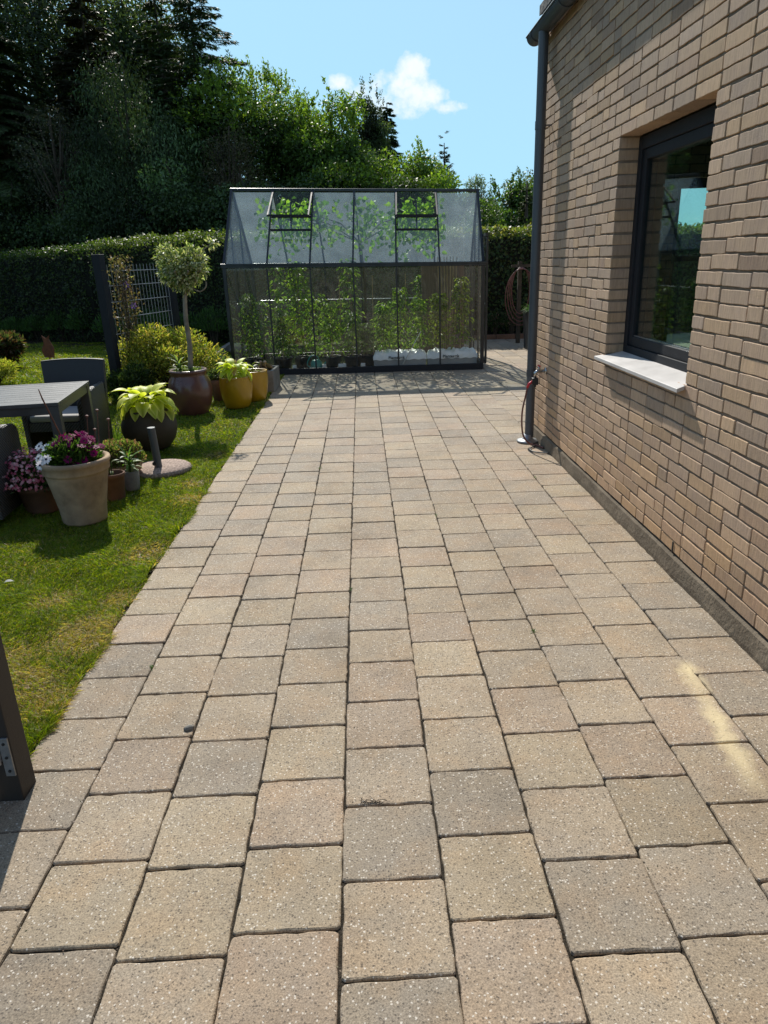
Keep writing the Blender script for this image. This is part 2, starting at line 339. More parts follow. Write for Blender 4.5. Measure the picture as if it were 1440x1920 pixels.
def fast(name, V, F, mat, parent=None, cols=None, smooth=False, world=True):
    V = np.asarray(V, dtype=np.float32)
    if world and parent is not None: V = V - np.array(parent.location[:], dtype=np.float32)
    k = F.shape[1]; me = bpy.data.meshes.new(name)
    me.vertices.add(len(V)); me.vertices.foreach_set('co', V.ravel())
    me.loops.add(F.size); me.loops.foreach_set('vertex_index', F.ravel().astype(np.int32))
    me.polygons.add(len(F)); me.polygons.foreach_set('loop_start', np.arange(0, F.size, k, dtype=np.int32))
    if cols is not None:
        at = me.color_attributes.new('Col', 'FLOAT_COLOR', 'POINT')
        at.data.foreach_set('color', np.c_[cols, np.ones(len(cols))].astype(np.float32).ravel())
    me.update(calc_edges=True)
    return finish(me, name, mat, parent, smooth)
def thing(name, label, cat, loc=(0, 0, 0), rz=0., group=None):
    o = bpy.data.objects.new(name, None); COL.objects.link(o); o.location = loc; o.rotation_euler = (0, 0, rz); o.empty_display_size = .1
    o['label'] = label; o['category'] = cat
    if group: o['group'] = group
    return o
def tag(o, label, cat, group=None):
    o['label'] = label; o['category'] = cat
    if group: o['group'] = group
    return o
def struct(o, kind='structure'): o['kind'] = kind; return o
def unit(a): return a / np.maximum(np.linalg.norm(a, axis=-1, keepdims=True), 1e-9)
def rdir(n): return unit(rng.normal(size=(n, 3)))
def vnoise(P, scale, seed=0):
    r_ = np.random.default_rng(seed); out_ = 0
    for i in range(7):
        k = r_.normal(size=P.shape[1]) * scale * (1 + .45 * i); out_ = out_ + np.sin(P @ k + r_.uniform(0, 6.3)) / (1 + .3 * i)
    return out_ / 3.2

def leaves(name, P, D, U, L, W, C, mat='leaf', parent=None, hexa=True, bend=.25, world=False):
    """many small folded leaves: base P, long axis D, face normal U, length L, width W, colour C"""
    n = len(P); D = unit(D); U = unit(U - D * np.sum(U * D, axis=1, keepdims=True)); S = np.cross(D, U)
    L = np.broadcast_to(L, (n,))[:, None]; W = np.broadcast_to(W, (n,))[:, None] * .5
    if hexa:
        pts = [P, P + D * L * .35 + S * W + U * W * .35, P + D * L * .75 + S * W * .7 - U * L * bend * .4 + U * W * .2, P + D * L - U * L * bend,
               P + D * L * .75 - S * W * .7 - U * L * bend * .4 + U * W * .2, P + D * L * .35 - S * W + U * W * .35]
        V = np.stack(pts, 1).reshape(-1, 3); b = np.arange(n)[:, None] * 6
        F = np.concatenate([b + np.array([0, 1, 2, 3]), b + np.array([0, 3, 4, 5])]); k = 6
    else:
        pts = [P, P + D * L * .45 + S * W, P + D * L - U * L * bend, P + D * L * .45 - S * W]
        V = np.stack(pts, 1).reshape(-1, 3); F = np.arange(n)[:, None] * 4 + np.array([0, 1, 2, 3]); k = 4
    return fast(name, V, F, mat, parent, np.repeat(C, k, axis=0), world=world)
def tint(n, cols, wts=None, var=.18):
    cols = np.array(cols); i = rng.choice(len(cols), n, p=None if wts is None else np.array(wts) / sum(wts))
    return np.clip(cols[i] * (1 + rng.normal(size=(n, 1)) * var) * (1 + rng.normal(size=(n, 3)) * var * .25), .002, 1)

# ------------------------------------------------------------------ blocks (pavers and bricks)
def outline(lx, ly, nx, ny, rad, jit):
    pts = []
    def seg(a, b, n):
        for i in range(n): t = i / n; pts.append([a[0] + (b[0] - a[0]) * t, a[1] + (b[1] - a[1]) * t])
    hx, hy = lx / 2, ly / 2
    seg((-hx + rad, -hy), (hx - rad, -hy), nx); seg((hx - rad, -hy), (hx, -hy + rad), 1)
    seg((hx, -hy + rad), (hx, hy - rad), ny); seg((hx, hy - rad), (hx - rad, hy), 1)
    seg((hx - rad, hy), (-hx + rad, hy), nx); seg((-hx + rad, hy), (-hx, hy - rad), 1)
    seg((-hx, hy - rad), (-hx, -hy + rad), ny); seg((-hx, -hy + rad), (-hx + rad, -hy), 1)
    p = np.array(pts); return p + rng.normal(size=p.shape) * jit
def block(mb, cx, cy_, lx, ly, z, depth, col, tf, nx=5, ny=5, rad=.006, jit=.0010, ch=.004, shear=0., tilt=.002, round_=True):
    o = outline(lx, ly, nx, ny, rad, jit); n = len(o)
    o[:, 1] += o[:, 0] * shear
    t = rng.normal(size=2) * tilt
    rings = [(0, -depth), (0, -ch * 1.6), (ch * .45, -ch * .45), (ch * 1.3, 0)]
    V = []
    for ins, dz in rings:
        sc = np.array([1 - 2 * ins / lx, 1 - 2 * ins / ly]); q = o * sc
        zz = z + dz + (q @ t if dz > -depth else 0)
        if 0 > dz > -depth: zz = zz + rng.normal(size=n) * ch * .12
        for (a, b), c_ in zip(q, np.broadcast_to(zz, (n,))): V.append(tf(cx + a, cy_ + b, c_))
    F = []
    for r_ in range(3):
        for k in range(n): k2 = (k + 1) % n; F.append((r_ * n + k, r_ * n + k2, (r_ + 1) * n + k2, (r_ + 1) * n + k))
    F.append(tuple(3 * n + k for k in range(n)))
    mb.add(V, F, tuple(col))

def skew(x, y): return -.030 * min(max((y - 2.2) / 4, 0), 1)
mb = MB()
PC = [((.382, .308, .220), 4), ((.366, .298, .218), 3), ((.335, .280, .212), 2.4), ((.376, .295, .214), 2), ((.392, .318, .222), 2)]
PW = np.array([w_ for _, w_ in PC], float); PW /= PW.sum()
S0, X0 = .2764, -.393
ph = {-3: 2.587, -2: 2.17, -1: 1.83, 0: 1.335, 1: 1.202, 2: 1.353, 3: 1.53, 4: 1.27, 5: 1.40, 6: 1.30}
def pcol():
    c = np.array(PC[rng.choice(len(PC), p=PW)][0]) * rng.normal(.92, .05) * np.array([1, .975, .95]); return np.clip(c, .02, .9)
ident = lambda a, b, c: (a, b, c)
for k in range(-9, 40):
    xc = X0 + (k + .5) * S0
    if k == 6: wid = 1.5547 - .005 - (X0 + 6 * S0)
    else: wid = S0
    if k == 6: xc = X0 + 6 * S0 + wid / 2
    y = ph.get(k, rng.uniform(1, 1.3)) - 14 * .28
    while y < 14.6:
        Ln = .279 if y < 3.6 else (.286 if y < 6 else .30)
        Ln += rng.normal() * .004
        if y > 2.2 and rng.random() < .05: Ln *= .75
        ycen = y + Ln / 2; ok = ycen > -2.6
        if k < -3 and ycen > 1.85: ok = False
        if k > 6 and ycen < 6.6: ok = False
        if ycen > 11.0 and k < 6: ok = ycen < 11.2
        if ok:
            g = .0038 + abs(rng.normal()) * .0010
            sk = skew(0, ycen); far = ycen > 7
            if k >= -3 or y + Ln < 1.99:
                block(mb, xc + rng.normal() * .0012, ycen + xc * sk, wid - g, Ln - g - abs(rng.normal()) * .001, rng.normal() * .0010, .05, pcol(), ident,
                      nx=3 if far else 8, ny=3 if far else 8, rad=.007, jit=.0007 if far else .0013, ch=.0042, shear=sk, tilt=.003)
        y += Ln
pav = struct(mb.build('patio_paving', 'paver'))
mb = MB(); mb.box((-3, -2.8, -.06), (-1.225, 1.99, -.0085)); mb.box((-1.225, -2.8, -.06), (1.56, 11.4, -.0085)); mb.box((1.56, 6.48, -.06), (11, 14.75, -.0088))
struct(mb.build('joint_sand', 'fill'))

# ground far and wide, with the lawn as its own sheet
mb = MB(); mb.add([(-400, -300, -.10), (400, -300, -.10), (400, 600, -.10), (-400, 600, -.10)], [(0, 1, 2, 3)]); struct(mb.build('ground', 'lawn'))
def lawn_edge(y): return -1.232 + .012 * np.sin(y * 3.1) + .010 * np.sin(y * 11.3 + 1) + .006 * np.sin(y * 29)
nx_, ny_ = 90, 130
ys = np.linspace(2.01, 20, ny_); V = []
for yy in ys:
    e = lawn_edge(yy); e = e if yy < 10.9 else -2.35
    for i in range(nx_):
        t = i / (nx_ - 1); x = e - (t ** 1.8) * (15 + e)
        V.append((x, yy, -.013 + .002 * math.sin(x * 5 + yy * 3) + .0015 * math.sin(x * 13 - yy * 9) - (.02 if i == 0 else 0)))
V = np.array(V); idx = np.arange(nx_ * ny_).reshape(ny_, nx_)
F = np.stack([idx[:-1, 1:].ravel(), idx[:-1, :-1].ravel(), idx[1:, :-1].ravel(), idx[1:, 1:].ravel()], 1)
struct(fast('lawn', V, F, 'lawn', smooth=True))
# cut soil edge between the turf and the paving
mb = MB(); pts_l = []; 
for yy in np.linspace(2.0, 10.9, 240):
    pts_l.append((lawn_edge(yy) - .02, yy, -.05)); pts_l.append((lawn_edge(yy) + .004 + rng.normal() * .003, yy, -.006 + rng.normal() * .003))
mb.add(pts_l, [(2 * i, 2 * i + 1, 2 * i + 3, 2 * i + 2) for i in range(len(pts_l) // 2 - 1)]); struct(mb.build('soil_edge', 'soil'))
mb = MB(); mb.box((-2.4, 10.9, -.05), (-1.9, 15, -.012)); mb.box((2.0, 14.85, -.05), (11, 16.6, .06)); mb.box((-14, 16.4, -.05), (-4.5, 20.5, .012)); struct(mb.build('soil_bed', 'soil'))

# grass blades
def grass(n, y0, y1, xl, dens_len, wid, seed):
    y = rng.uniform(y0, y1, n); e = lawn_edge(y); e = np.where(y < 10.9, e, -2.4)
    x = e + .015 - rng.random(n) * (xl(y) + e + .015) if callable(xl) else None
    P = np.stack([x, y, -.006 + .006 * np.sin(x * 5 + y * 3) + .004 * np.sin(x * 13 - y * 9)], 1)
    q = vnoise(P[:, :2], 1.6, 3); q2 = vnoise(P[:, :2], 7, 5); q3 = vnoise(P[:, :2], 30, 8)
    dead = np.zeros(n)
    for (dx, dy, rr) in ((-1.34, 2.92, .20), (-1.32, 3.92, .15), (-1.45, 2.5, .20), (-1.62, 2.72, .16), (-1.30, 4.9, .14), (-1.27, 2.4, .14), (-1.36, 5.3, .12), (-1.62, 3.3, .12), (-1.30, 3.3, .10), (-1.36, 6.2, .1)):
        dead = np.maximum(dead, np.exp(-(((x - dx) / rr) ** 2 + ((y - dy) / rr / 1.1) ** 2)))
    pd = np.clip(.07 + .22 * np.clip(q + .3, 0, 1) + dead * .9 + .12 * (q2 > .5), 0, .85)
    isd = rng.random(n) < pd
    g = tint(n, [(.145, .215, .014), (.20, .26, .016), (.10, .175, .014), (.27, .29, .025)], (3, 3, 2, 1), .16) * (1 + .28 * q2[:, None] + .15 * q3[:, None])
    dcol = tint(n, [(.42, .33, .15), (.32, .25, .11), (.52, .43, .24)], var=.15)
    C = np.where(isd[:, None], dcol, g)
    lean = rng.uniform(.2, 1.3, n) + isd * .6; az = rng.uniform(0, 6.283, n) * .6 + q2 * 2.5
    D = np.stack([np.cos(az) * np.sin(lean), np.sin(az) * np.sin(lean), np.cos(lean) + .08], 1)
    S = np.cross(D, rdir(n)); S = unit(S)
    L = dens_len * rng.uniform(.5, 1.3, n) * (1 + .35 * q2); L = L * np.where(x > e - .03, 1.3, 1)
    Wd = wid * rng.uniform(.6, 1.3, n)
    dead2 = 1 - .15 * np.clip(dead, 0, 1); L = L * dead2
    L, Wd = L[:, None], Wd[:, None]
    mid = P + D * L * .55; tip = P + D * L * .9 + np.stack([np.cos(az), np.sin(az), -.6 * np.ones(n)], 1) * L * .25
    V = np.stack([P - S * Wd / 2, P + S * Wd / 2, mid + S * Wd * .42, mid - S * Wd * .42, tip + S * Wd * .08, tip - S * Wd * .08], 1).reshape(-1, 3)
    b = np.arange(n)[:, None] * 6; F = np.concatenate([b + np.array([0, 1, 2, 3]), b + np.array([3, 2, 4, 5])])
    return V, F, np.repeat(C, 6, axis=0)
parts_ = []
XL = lambda y: np.interp(y, [2, 3, 4.4, 5.6, 7.8, 11, 16], [1.75, 2.2, 2.9, 3.5, 4.6, 6.2, 8.6])
for args in ((90000, 2.02, 3.6, XL, .030, .0030, 1), (110000, 3.6, 6.2, XL, .032, .0038, 2), (90000, 6.2, 10.9, XL, .034, .0055, 3), (70000, 10.9, 17.5, XL, .05, .012, 4)):
    parts_.append(grass(*args))
Vs, Fs, Cs, o_ = [], [], [], 0
for V, F, C in parts_: Vs.append(V); Fs.append(F + o_); Cs.append(C); o_ += len(V)
struct(fast('grass', np.concatenate(Vs), np.concatenate(Fs), 'grass', cols=np.concatenate(Cs)), 'stuff')

# ------------------------------------------------------------------ the brick house
WX, Y0, Y1, CO = 1.5547, -4.2, 6.47, .0658
ZB = .1161; WY0, WY1, WZ0, WZ1 = 3.386, 4.575, .972, 2.2224
house = thing('brick_house', 'buff brick house wall with dark framed window and grey gutter beside the paving', 'house', (4.0, 1.2, 0))
mb = MB(); tfw = lambda a, b, c: (WX - c, a, b)
BC = [((.475, .340, .232), 4), ((.440, .318, .222), 3), ((.40, .298, .218), 2), ((.475, .330, .208), 2), ((.40, .280, .195), 1)]
BW = np.array([w_ for _, w_ in BC], float); BW /= BW.sum()
def bcol(): return np.clip(np.array(BC[rng.choice(len(BC), p=BW)][0]) * rng.normal(1, .085), .02, .9)
ncour = 49
for c_ in range(ncour):
    z0 = ZB + c_ * CO; z1 = z0 + CO; zc = (z0 + z1) / 2
    inwin = z0 > WZ0 - .03 and z1 < WZ1 + .01
    spans = [(WY1, Y1, 1), (Y0, WY0, -1)] if inwin else [(Y0, Y1, 0)]
    for a, b, side in spans:
        js = [a if side >= 0 else b]; half = (c_ % 2) * .12; sgn = 1 if side >= 0 else -1
        pos = js[0] + sgn * (half if half else .24); edges = [js[0]]
        while (pos < b - .03 if sgn > 0 else pos > a + .03):
            edges.append(pos); pos += sgn * (.12 if rng.random() < .16 else .24)
        edges.append(b if sgn > 0 else a); edges.sort()
        for e0, e1 in zip(edges[:-1], edges[1:]):
            if e1 - e0 < .04: continue
            gj = .009; nearopen = (WY0 - .13 < (e0 + e1) / 2 < WY1 + .13) and (WZ0 - .12 < zc < WZ1 + .12)
            lo = e0 + (0 if (side == 1 and e0 == WY1) else gj / 2); hi = e1 - (0 if (side == -1 and e1 == WY0) else gj / 2)
            wav = .0022 * math.sin(7 * (e0 + e1) + c_) + rng.normal() * .0011
            hh = CO - .0095 + rng.normal() * .0012
            if nearopen and zc > WZ1: wav = 0; 
            block(mb, (lo + hi) / 2, zc + wav, hi - lo + rng.normal() * .001, hh, rng.normal() * .0010, .118 if nearopen else .014, bcol(), tfw,
                  nx=6, ny=2, rad=.0035, jit=.0009, ch=.0018, tilt=.004, shear=rng.normal() * .006)
mb.f = [f[::-1] for f in mb.f]
wall = mb.build('wall', 'brick', house, world=True)
mb = MB(); mx_ = WX + .0068; zt = ZB + ncour * CO
mb.box((mx_, Y0, ZB), (mx_ + .3, WY0 - .003, zt)); mb.box((mx_, WY1 + .003, ZB), (mx_ + .3, Y1 - .006, zt))
mb.box((mx_, WY0 - .003, ZB), (mx_ + .3, WY1 + .003, WZ0 - .03)); mb.box((mx_, WY0 - .003, WZ1 + .006), (mx_ + .3, WY1 + .003, zt))
mb.build('mortar', 'mortar', wall, world=False).location = -Vector(house.location)
mb = MB(); seg = 60; pv = []
for i in range(seg + 1):
    yy = Y0 + (Y1 - Y0) * i / seg; e = rng.normal() * .003
    pv += [(WX + .3, yy, -.06), (WX - .008 + e, yy, -.06), (WX - .012 + e, yy, .02), (WX - .006 + e * .5, yy, ZB - .022), (WX + .004, yy, ZB - .010), (WX + .3, yy, ZB - .010)]
fs = []
for i in range(seg):
    for j in range(5): a = i * 6 + j; fs.append((a, a + 1, a + 7, a + 6))
mb.add(pv, [f[::-1] for f in fs] + [tuple(6 * seg + j for j in range(6))]); mb.build('plinth', 'plinth', house, world=True)
# gable, back and near end walls, with a glazed garden door in the gable
GX0, GX1, HX = WX + .012, 9.0, 9.0
mb = MB(); t = .3; GD0, GD1 = 2.60, 3.60
mb.box((GX0, Y1 - .3, 0), (GD0, Y1 - .010, zt)); mb.box((GD1, Y1 - .3, 0), (GX1, Y1 - .010, zt)); mb.box((GD0, Y1 - .3, 2.14), (GD1, Y1 - .010, zt)); mb.box((GD0, Y1 - .3, 0), (GD1, Y1 - .010, .12))
mb.box((HX - .3, Y0, 0), (HX, Y1 - .3, zt)); mb.box((WX + .31, Y0, 0), (HX - .3, Y0 + .3, zt))
# triangular gable tops
RZ = zt + 1.9; rx = (WX + HX) / 2
for yy in (Y0, Y1 - .3):
    mb.add([(GX0, yy, zt), (HX, yy, zt), (rx, yy, RZ - .12), (GX0, yy + .29, zt), (HX, yy + .29, zt), (rx, yy + .29, RZ - .12)], [(0, 1, 2), (5, 4, 3), (1, 0, 3, 4), (2, 1, 4, 5), (0, 2, 5, 3)])
gm, gnt, gb = new_mat('gable_bricks')
bt = N(gnt, 'ShaderNodeTexBrick'); bt.inputs['Scale'].default_value = 1; bt.inputs['Brick Width'].default_value = .24; bt.inputs['Row Height'].default_value = .0658; bt.inputs['Mortar Size'].default_value = .006
bt.inputs['Color1'].default_value = (.42, .32, .23, 1); bt.inputs['Color2'].default_value = (.36, .27, .19, 1); bt.inputs['Mortar'].default_value = (.13, .11, .09, 1)
gmap = N(gnt, 'ShaderNodeMapping'); gmap.inputs['Rotation'].default_value = (R(90), 0, 0); gnt.links.new(objco(gnt), gmap.inputs[0]); gnt.links.new(gmap.outputs[0], bt.inputs[0]); gnt.links.new(bt.outputs[0], gb.inputs['Base Color']); gb.inputs['Roughness'].default_value = .9
mb.build('gable_wall', gm, house, world=True)
mb = MB(); mb.box((WX + .31, Y0 + .3, .02), (HX - .3, Y1 - .3, .12)); mb.build('room_floor', 'woodfloor', house, world=True)
mb = MB(); mb.box((WX + .31, Y0 + .3, 2.62), (HX - .3, Y1 - .3, 2.7)); mb.box((5.6, Y0 + .3, .12), (5.7, Y1 - .3, 2.62)); mb.box((WX + .31, .8, .12), (5.6, .9, 2.62)); mb.build('room_lining', 'plaster', house, world=True)
gd = MB(); yf = Y1 - .2
for a, b in (((GD0, yf, .12), (GD0 + .07, yf + .06, 2.14)), ((GD1 - .07, yf, .12), (GD1, yf + .06, 2.14)), ((GD0 + .07, yf, 2.07), (GD1 - .07, yf + .06, 2.14)), ((GD0 + .07, yf, .12), (GD1 - .07, yf + .06, .20)), ((GD0 + .07, yf + .002, 1.50), (GD1 - .07, yf + .058, 1.545))): gd.box(a, b)
gdo = gd.build('garden_door', 'metal_dark', house, world=True)
g = MB(); g.box((GD0 + .07, yf + .025, .2), (GD1 - .07, yf + .03, 2.07)); o = g.build('pane', 'glass_win', gdo); o.location = -Vector(house.location)
for yy in (3.325, 5.11, 1.4):
    mb = MB(); mb.box((WX - .0025, yy - .005, ZB + .002), (WX + .004, yy + .005, ZB + .057)); o = mb.build('weep_hole', 'black', wall); o.location = -Vector(house.location)  # shade of the open joint painted as a solid black strip
# roof
mb = MB(); ov = .0
for sx in (-1, 1):
    xe = WX - .05 if sx < 0 else HX + .1; ze = zt + .03
    a = [(xe, Y0 - .2, ze), (xe, Y1 + .06, ze), (rx, Y1 + .06, RZ), (rx, Y0 - .2, RZ)]
    V = a + [(x, y, z + .07) for x, y, z in a]
    F = [(0, 1, 2, 3), (7, 6, 5, 4), (0, 4, 5, 1), (1, 5, 6, 2), (2, 6, 7, 3), (3, 7, 4, 0)]
    mb.add(V, F if sx < 0 else [f[::-1] for f in F])
mb.build('roof', 'rooftile', house, world=True)
# window
win = thing('window', '', ''); 
for k_ in ('label', 'category'): del win[k_]
win.parent = house; win.location = Vector((WX + .118, WY0, WZ0)) - Vector(house.location)
fx = WX + .115; WN = Vector((WX + .118, WY0, WZ0))
def wbox(m_, a, b): m_.box(tuple(Vector(a) - WN), tuple(Vector(b) - WN))
mb = MB(); fw_ = .052; zf0 = WZ0 + .012
wbox(mb, (fx, WY0 + .001, zf0), (fx + .07, WY0 + fw_, WZ1 - .006)); wbox(mb, (fx, WY1 - fw_, zf0), (fx + .07, WY1 - .001, WZ1 - .006))
wbox(mb, (fx, WY0 + fw_, zf0), (fx + .07, WY1 - fw_, zf0 + .05)); wbox(mb, (fx, WY0 + fw_, WZ1 - .075), (fx + .07, WY1 - fw_, WZ1 - .006))
mb.build('frame', 'metal_dark', win, bevel=.003)
mb = MB(); y0, y1, z0, z1 = WY0 + fw_ + .001, WY1 - fw_ - .001, zf0 + .051, WZ1 - .076; sw = .058; fx2 = fx + .012
wbox(mb, (fx2, y0, z0), (fx2 + .07, y0 + sw, z1)); wbox(mb, (fx2, y1 - sw, z0), (fx2 + .07, y1, z1)); wbox(mb, (fx2, y0 + sw, z0), (fx2 + .07, y1 - sw, z0 + sw)); wbox(mb, (fx2, y0 + sw, z1 - sw), (fx2 + .07, y1 - sw, z1))
mb.build('sash', 'metal_dark', win, bevel=.004)
mb = MB(); wbox(mb, (fx2 + .018, y0 + sw, z0 + sw), (fx2 + .022, y1 - sw, z1 - sw)); mb.build('pane', 'glass_win', win)
mb = MB(); wbox(mb, (fx2 + .010, y0 + sw + .001, z0 + sw), (fx2 + .016, y1 - sw - .001, z0 + sw + .007)); mb.build('glazing_bead', 'alu', win)
mb = MB(); zs = WZ0 - .004  # sloping stone sill with splayed ends, standing proud of the wall
V = [(WX + .114, WY0 + .002, zs + .022), (WX + .114, WY1 - .002, zs + .022), (WX - .004, WY1 - .002, zs), (WX - .004, WY0 + .002, zs),
     (WX - .004, WY1 + .03, zs), (WX - .05, WY1 + .055, zs - .010), (WX - .05, WY0 - .03, zs - .010), (WX - .004, WY0 - .012, zs)]
top = [0, 1, 2, 4, 5, 6, 7, 3]
Vt = [V[i] for i in top]; Vb = [(x, y, z - .020) for x, y, z in Vt]; n = 8
mb.add(Vt + Vb, [tuple(range(8)), tuple(range(15, 7, -1))] + [(i, i + 8, (i + 1) % 8 + 8, (i + 1) % 8) for i in range(8)])
mb.v = [tuple(Vector(p) - WN) for p in mb.v]
mb.build('sill', 'sill', win, bevel=.002)
# gutter + downpipe
gx, gz, gr = WX - .076, zt - .125 + .0, .064
gz = 3.235
mb = MB()
ang = [math.pi + math.pi * i / 14 for i in range(15)]
prof = [(gx + gr * math.cos(a), gz + gr * math.sin(a)) for a in ang] + [(gx + (gr - .004) * math.cos(a), gz + (gr - .004) * math.sin(a)) for a in ang[::-1]]
ya, yb = Y0 - .1, Y1 + .09; npf = len(prof)
mb.add([(x, ya, z) for x, z in prof] + [(x, yb, z) for x, z in prof], [(i, (i + 1) % npf, (i + 1) % npf + npf, i + npf) for i in range(npf)])
for ye in (ya, yb - .003): mb.add([(x, ye, z) for x, z in prof[:15]] + [(x, ye + .003, z) for x, z in prof[:15]], [tuple(range(15)), tuple(range(29, 14, -1))] + [(i, i + 1, i + 16, i + 15) for i in range(14)])
mb.tube([(gx - gr, ya, gz), (gx - gr, yb, gz)], .008, 6)
gut = mb.build('gutter', 'metal_grey', house, world=True)
for yy in (6.42, 5.62, 4.82, 4.02, 3.2, 2.3, 1.4):
    mb = MB(); r2 = gr + .004; pts = [(gx + r2 * math.cos(a), yy, gz + r2 * math.sin(a)) for a in ang]
    for a, b in zip(pts[:-1], pts[1:]): mb.bar(a, b, .03, .004, up=(gx - (a[0] + b[0]) / 2, 0, gz - (a[2] + b[2]) / 2))
    mb.build('gutter_bracket', 'metal_grey', gut).location = -Vector(house.location)
PX, PY = 1.468, 6.20
mb = MB(); mb.tube([(PX, PY, .05), (PX, PY, gz - gr + .01)], .039, 20); 
dp = mb.build('downpipe', 'metal_grey', house, smooth=False, world=True)
for z, hh_, br in ((.62, .03, 1), (2.55, .03, 1), (.185, .005, 0)):
    mb = MB(); mb.tube([(PX, PY, z - hh_), (PX, PY, z + hh_)], .0425, 20)
    if br: mb.tube([(PX, PY, z), (WX + .01, PY, z)], .006, 6)
    c = mb.build('pipe_collar', 'metal_grey', dp); c.location = -Vector(house.location)
mb = MB(); mb.lathe([(.095, .0), (.10, .006), (.098, .016), (.06, .022), (.045, .03), (.041, .07)], (PX - .01, PY, .002), 28); c = mb.build('pipe_shoe', 'galv', dp, smooth=True); c.location = -Vector(house.location)

# outdoor tap with hose
tap = thing('garden_tap', 'chrome outdoor tap on the brick wall just right of the downpipe', 'tap', (WX - .03, 6.02, .66))
mb = MB(); mb.lathe([(.03, -.0), (.03, .012), (.012, .016)], (0, 0, 0), 20); mb.v = [(-z + .028, y, x) for x, y, z in mb.v]; mb.build('wall_flange', 'chrome', tap, smooth=True)
mb = MB(); mb.tube([(.02, 0, 0), (-.05, 0, 0), (-.065, 0, -.012), (-.065, 0, -.06)], [.013, .015, .015, .011], 12); mb.tube([(-.035, 0, 0), (-.035, 0, .04)], .007, 8); mb.build('body', 'chrome', tap, smooth=True)
mb = MB(); mb.bar((-.035, -.035, .045), (-.035, .035, .045), .012, .01); mb.build('handle', 'red', tap, bevel=.002)
mb = MB(); mb.box((-.092, -.026, -.115), (-.04, .026, -.055)); mb.tube([(-.065, 0, -.112), (-.065, 0, -.135)], .012, 10); mb.build('splitter', 'black', tap, bevel=.006)
mb = MB(); mb.tube([(-.085, 0, -.085), (-.115, 0, -.105), (-.13, 0, -.14)], .011, 10); mb.build('side_valve', 'red', tap, smooth=True)
hose = MB(); P0 = Vector((WX - .16, 6.02, .52))
hp = []
ctrl = [P0, P0 + Vector((-.008, 0, -.05)), Vector((1.36, 6.03, .30)), Vector((1.37, 6.02, .12)), Vector((1.43, 6.03, .03)), Vector((1.50, 6.00, .014)), Vector((1.53, 5.92, .012))]
def smoothpts(c, m=8):
    out_ = []; c = [c[0]] + list(c) + [c[-1]]
    for i in range(1, len(c) - 2):
        for k in range(m):
            t = k / m; p0, p1, p2, p3 = map(Vector, c[i - 1:i + 3])
            out_.append(.5 * ((2 * p1) + (p2 - p0) * t + (2 * p0 - 5 * p1 + 4 * p2 - p3) * t * t + (3 * p1 - p0 - 3 * p2 + p3) * t ** 3))
    out_.append(Vector(c[-2])); return out_
hose.tube(smoothpts(ctrl), .0075, 8); tag(hose.build('garden_hose', 'hosered', smooth=True), 'thin red hose running from the tap down to the foot of the downpipe', 'hose')
h2 = MB(); h2.tube(smoothpts([Vector((1.52, 6.05, .012)), Vector((1.42, 5.93, .010)), Vector((1.415, 5.83, .010)), Vector((1.47, 5.77, .010)), Vector((1.535, 5.74, .012))]), .006, 8)
tag(h2.build('drip_hose', 'hosedark', smooth=True), 'dark thin hose looping on the paving against the plinth', 'hose')

# ------------------------------------------------------------------ gate at the left edge
gate = thing('garden_gate', 'open dark brown wooden gate with galvanised strap hinge at the lawn edge', 'gate', (-1.19, 1.90, 0))
mb = MB(); mb.box((-1.225, 1.855, -.02), (-1.140, 1.945, 1.30)); mb.build('post', 'gatewood', gate, world=True, bevel=.003)
mb = MB(); mb.box((-1.34, 1.862, .10), (-1.235, 1.905, 1.15)); mb.box((-2.30, 1.862, .10), (-2.20, 1.905, 1.15)); mb.box((-2.2, 1.864, .20), (-1.34, 1.900, .30)); mb.box((-2.2, 1.864, 1.0), (-1.34, 1.900, 1.1))
mb.build('leaf_frame', 'gatewood', gate, world=True, bevel=.003)
mb = MB()
for i in range(8): mb.box((-2.19 + i * .106, 1.906, .06), (-2.19 + i * .106 + .10, 1.925, 1.12))
mb.build('boards', 'gateboard', gate, world=True, bevel=.002)
mb = MB(); mb.box((-1.172, 1.848, .10), (-1.143, 1.8545, .24)); mb.bar((-1.175, 1.851, .17), (-1.60, 1.851, .19), .005, .034, up=(0, 0, 1)); 
mb.tube([(-1.185, 1.849, .145), (-1.185, 1.849, .195)], .008, 10)
hg = mb.build('hinge', 'galv', gate, world=True, bevel=.001)
for x, z in ((-1.157, .12), (-1.157, .17), (-1.157, .22), (-1.30, .176), (-1.42, .182)):
    mb = MB(); mb.tube([(x, 1.8485, z), (x, 1.845, z)], .005, 8); o = mb.build('screw', 'black', hg, world=False); o.location = -Vector(gate.location)
#PART2
# ------------------------------------------------------------------ greenhouse
GA = np.array([-1.973, 10.97]); GU = np.array([.9981, -.0611]); GD = np.array([.0611, .9981]); GW = 3.766; GDP = 2.0; EH, RH = 1.545, 2.62
def GP(u, d, h):
    p = GA + GU * u + GD * d; return Vector((p[0], p[1], h * (1 + .027 * (1 - 2 * u / GW)) if h > .12 else h))
gh = thing('greenhouse', 'glass greenhouse with dark frame and two open roof vents at the end of the paving', 'greenhouse', (-.09, 11.85, 0))
def gbars(name, segs, mat='gh_frame', parent=gh, w_=.028, h_=.035, one=False):
    for a, b in segs:
        mb = MB(); mb.bar(GP(*a), GP(*b), w_, h_); mb.build(name, mat, parent, world=True, bevel=.003)
mb = MB()
for a, b in (((-.01, 0, .045), (GW + .01, 0, .045)), ((-.01, GDP, .045), (GW + .01, GDP, .045)), ((0, .03, .045), (0, GDP - .03, .045)), ((GW, .03, .045), (GW, GDP - .03, .045))): mb.bar(GP(*a), GP(*b), .05, .09)
